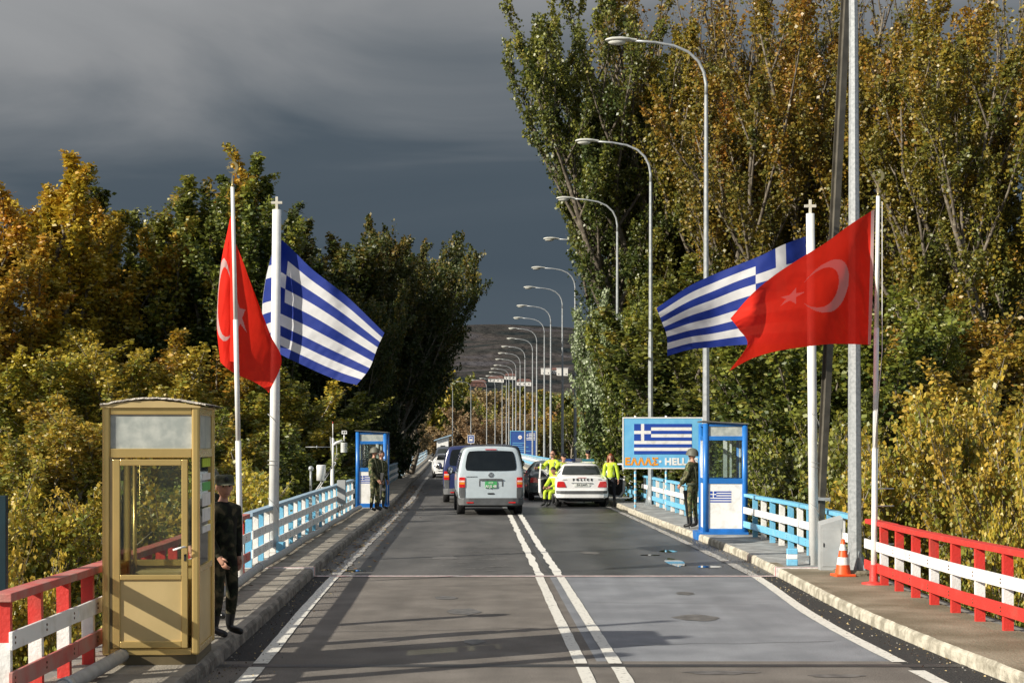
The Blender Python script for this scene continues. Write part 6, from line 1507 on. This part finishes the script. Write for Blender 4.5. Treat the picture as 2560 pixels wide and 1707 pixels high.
low = [
 ('low1', 'leaf_shrub', 20, 830, 56, 1.1, 'bright yellow-green tree below the golden poplars at the left edge'),
 ('low2', 'leaf_shrub', 170, 850, 57, 1.0, 'yellow-green young tree left of the golden sentry box roof'),
 ('low1', 'leaf_shrub', 310, 880, 56, 1.1, 'yellow-green young tree right above the golden sentry box'),
 ('low2', 'leaf_gold', 425, 840, 60, 1.1, 'pale gold young tree left of the slim left flagpole'),
 ('low1', 'leaf_shrub', 560, 890, 60, 1.1, 'olive young tree behind the left flagpoles'),
 ('low2', 'leaf_mixed', 690, 920, 62, 1.1, 'olive young tree behind the weather station'),
 ('low1', 'leaf_mixed', 800, 990, 68, .9, 'dark olive young tree behind the left blue booth'),
 ('low2', 'leaf_mixed', 900, 1040, 76, .7, 'low dark young tree right behind the far left railing'),
 ('low2', 'leaf_shrub', 90, 1010, 44, 1.1, 'lower olive young tree at the left edge above the railing'),
 ('low1', 'leaf_shrub', 260, 1020, 46, 1.1, 'lower olive young tree beside the golden sentry box'),
 ('low2', 'leaf_shrub', 430, 1030, 46, 1.0, 'lower olive young tree seen through the golden sentry box'),
 ('low1', 'leaf_mixed', 600, 1040, 48, 1.0, 'lower dark young tree behind the slim left flagpole'),
 ('shrub1', 'leaf_shrub', 30, 1180, 27, 1.2, 'leafy yellow-green bush just behind the railing at the left edge'),
 ('shrub2', 'leaf_shrub', 230, 1220, 29, 1.2, 'leafy bush behind the railing left of the golden sentry box'),
 ('shrub1', 'leaf_shrub', 400, 1170, 31, 1.2, 'bush showing through the glass of the golden sentry box'),
 ('shrub2', 'leaf_shrub', 560, 1160, 34, 1.2, 'bush between the golden sentry box and the left flagpoles'),
 ('shrub1', 'leaf_mixed', 700, 1150, 38, 1.2, 'bush behind the start of the blue and white left railing'),
 ('shrub2', 'leaf_mixed', 800, 1130, 45, 1.2, 'bush behind the weather station on the left'),
 ('shrub1', 'leaf_shrub', -40, 1320, 19, 1.1, 'near bush at the lower left corner of the picture'),
 ('shrub2', 'leaf_shrub', 140, 1380, 20, 1.1, 'near low bush behind the red and white left railing'),
]
for i, (k, m_, px, yt, d, w_, lb) in enumerate(low):
    x = (px-1280)/F*d
    nm = 'bush' if k.startswith('shrub') else 'poplar_tree'
    tpx(k, m_, px, yt, d, lb, GL if nm == 'poplar_tree' else 'bushes below the left railing', rz=i*.9+.4, r=(200 if nm == 'poplar_tree' else 190)*w_, edge=-1, name=nm, cat_='tree' if nm == 'poplar_tree' else 'bush', bark='bark_pale')
right = [
 ('leanL', 'leaf_mixed', 1665, -70, 66, 1.0, 'tall yellowing poplar leaning out over the lamps, leftmost of the right-hand trees'),
 ('big1', 'leaf_mixed', 1640, 60, 70, .80, 'big olive tree right behind the second street lamp'),
 ('big2', 'leaf_rust', 1790, -120, 66, .85, 'tall rusty poplar right of the tallest street lamp'),
 ('bare1', 'leaf_rust', 1720, -160, 72, .85, 'thinly leafed tall tree whose bare tips show beside the lamp head'),
 ('big1', 'leaf_rust', 1930, 20, 60, .9, 'large rust and green tree behind the flags on the right'),
 ('bare1', 'leaf_rust', 2010, -150, 66, .85, 'thinly leafed tall tree behind the two tall steel posts'),
 ('big2', 'leaf_rust', 2160, -60, 60, .9, 'tall orange-brown tree right of the two tall steel posts'),
 ('bare1', 'leaf_rust', 2290, -130, 64, .85, 'nearly bare brown tree right of the red flag'),
 ('big1', 'leaf_rust', 2370, -60, 54, .9, 'large brown and orange tree near the right edge'),
 ('big2', 'leaf_rust', 2540, -100, 52, .95, 'orange-brown tree cut by the right edge of the picture'),
 ('low2', 'leaf_silver', 1545, 745, 60, .85, 'pale silvery green tree bulging out above the big blue sign'),
 ('low1', 'leaf_mixed', 1640, 700, 56, 1.1, 'green tree behind the big blue sign'),
 ('pop1', 'leaf_mixed', 1740, 640, 52, 1.2, 'green tree behind the striped flag on the right'),
 ('low1', 'leaf_mixed', 1850, 760, 46, 1.2, 'dark green tree behind the right blue booth'),
 ('low2', 'leaf_mixed', 2000, 780, 43, 1.2, 'olive tree behind the red flag on the right'),
 ('low1', 'leaf_mixed', 2160, 720, 42, 1.2, 'olive and rust tree right of the slim right flagpole'),
 ('low2', 'leaf_rust', 2330, 760, 44, 1.2, 'rust-tipped young tree above the right red railing'),
 ('low1', 'leaf_shrub', 2500, 900, 38, 1.2, 'yellow-green young tree at the right edge'),
 ('pop3', 'leaf_gold', 2590, 800, 44, 1.2, 'gold young tree beyond the right edge'),
]
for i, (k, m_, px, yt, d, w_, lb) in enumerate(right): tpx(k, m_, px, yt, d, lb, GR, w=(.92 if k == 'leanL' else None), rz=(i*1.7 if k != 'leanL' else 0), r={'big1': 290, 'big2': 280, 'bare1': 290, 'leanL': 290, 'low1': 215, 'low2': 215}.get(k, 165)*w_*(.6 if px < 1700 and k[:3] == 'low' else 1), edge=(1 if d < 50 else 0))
lowr = [
 ('shrub1', 'leaf_mixed', 1560, 1010, 66, 1.2, 'low bush behind the open right door of the police car'),
 ('shrub2', 'leaf_mixed', 1680, 1060, 52, 1.3, 'low bush under the big blue sign'),
 ('shrub1', 'leaf_mixed', 1790, 1040, 44, 1.3, 'bush right behind the right blue booth'),
 ('shrub2', 'leaf_mixed', 1900, 1050, 38, 1.3, 'dark bush behind the light blue right railing'),
 ('shrub1', 'leaf_mixed', 2010, 1080, 34, 1.3, 'dark bush behind the right white flagpole'),
 ('shrub2', 'leaf_mixed', 2130, 1050, 31, 1.2, 'bush behind the galvanised lamp post'),
 ('shrub1', 'leaf_shrub', 2260, 1030, 29, 1.2, 'yellow-green bush behind the start of the right red railing'),
 ('shrub2', 'leaf_shrub', 2390, 960, 30, 1.3, 'bright yellow bush above the middle of the right red railing'),
 ('shrub1', 'leaf_shrub', 2520, 1010, 26, 1.2, 'yellow-green bush at the right edge above the red railing'),
 ('shrub2', 'leaf_shrub', 2330, 1250, 22, 1.1, 'low bush seen through the bars of the right red railing'),
 ('shrub1', 'leaf_shrub', 2500, 1280, 20, 1.0, 'low bush at the lower right behind the red railing'),
 ('shrub2', 'leaf_shrub', 2640, 1200, 19, 1.0, 'low bush beyond the lower right edge of the picture'),
]
for i, (k, m_, px, yt, d, w_, lb) in enumerate(lowr):
    T = tpx(k, m_, px, yt, d, lb, 'bushes below the right railing', rz=i*.8+.2, r=170*w_, edge=1, name='bush', cat_='bush', bark='bark_pale')
# brown woods beyond the bridge
rb = random.Random(5)
spots = []
for row, (d0, d1, yt0, yt1, n_) in enumerate(((270, 300, 1010, 1070, 12), (310, 350, 975, 1030, 16), (370, 430, 965, 1015, 18), (450, 560, 962, 1000, 22))):
    for i in range(n_):
        px = 960+(1620-960)*(i+rb.uniform(.1, .9))/n_; d = rb.uniform(d0, d1)
        spots.append((px, rb.uniform(yt0, yt1), d, row))
for i, (px, yt, d, row) in enumerate(spots):
    if row == 0 and False: continue
    tpx(rb.choice(['brown1', 'brown2', 'brown1']), rb.choice(['leaf_brown', 'leaf_brown', 'leaf_rust', 'leaf_mixed']), px, yt, d, 'brown autumn tree in the woods beyond the end of the bridge', 'autumn woods beyond the bridge', rz=rb.uniform(0, 6), r=rb.uniform(38, 60), bark='bark_pale', name='woodland_tree')
for i, (px, yt, d, lb) in enumerate(((1070, 925, 300, 'rounded gold-green tree just right of the dark left trees, above the bend'), (1130, 940, 310, 'gold-green tree behind the four separate far lamps'), (1010, 940, 262, 'brown tree behind the far end of the left railing'), (1580, 960, 200, 'brown bush tree left behind the big blue sign'), (1500, 1000, 230, 'rust tree right of the dark post'))):
    tpx('brown1', ['leaf_gold', 'leaf_mixed', 'leaf_brown', 'leaf_brown', 'leaf_rust'][i], px, yt, d, lb, 'autumn woods beyond the bridge', rz=i, r=50, name='woodland_tree')
for i, (px, yt, d) in enumerate(((1030, 985, 240), (985, 1000, 215), (930, 1010, 190), (1000, 1040, 235))):
    tpx('brown2', 'leaf_brown', px, yt, d, 'thin brown tree standing close behind the far left railing', 'thin brown trees behind the far left railing', rz=i*2, r=45,  name='woodland_tree', bark='bark_pale')
# ground cover: fallen leaves in the left gutter, grit on the right
def litter(name, n, xf, d0, d1, size, cols, z=.012, power=1):
    rg = np.random.default_rng(len(name)); mb = MB(); ms = []
    for i in range(n):
        d = d0+(d1-d0)*rg.random()**power; x = xf(d, rg); a = rg.random()*6.28; s_ = size*rg.uniform(.5, 1.3); ca, sa = math.cos(a)*s_, math.sin(a)*s_; h = rg.uniform(.002, .018)
        mb.add([(x-ca, d-sa, z), (x+sa*.5, d-ca*.5, z+h), (x+ca, d+sa, z+.004), (x-sa*.5, d+ca*.5, z)], [(0, 1, 2, 3)], int(rg.integers(0, len(cols))))
    o = mb.build(name, cols); o['kind'] = 'stuff'
D('dry_leaf', (.30, .16, .05), .8, var=.3); D('pale_leaf', (.42, .32, .16), .8); D('dark_leaf', (.07, .04, .02), .9); D('grit', (.24, .225, .20), .9)
litter('fallen_leaves', 900, lambda d, g: KL(d)+.04+abs(g.normal(0, .35)), 25, 75, .045, ['dry_leaf', 'pale_leaf', 'dark_leaf', 'dry_leaf'])
litter('fallen_leaves', 260, lambda d, g: FL(d)+.05+abs(g.normal(0, .22)), 14, 60, .04, ['dry_leaf', 'pale_leaf', 'dark_leaf'], PZ+.006)
litter('road_grit', 900, lambda d, g: KR(d)-.03-abs(g.normal(0, .22)), 13, 45, .012, ['grit', 'dark_leaf', 'pale_leaf'], .006)
litter('road_grit', 500, lambda d, g: KL(d)+.03+abs(g.normal(0, .25)), 13, 30, .012, ['grit', 'dark_leaf', 'pale_leaf'], .006)
litter('undergrowth', 5000, lambda d, g: g.choice([-1, 1])*g.uniform(4.8, 30), 8, 120, .25, ['dirt', 'dry_leaf', 'leaf_brown', 'leaf_mixed'], -4.9)
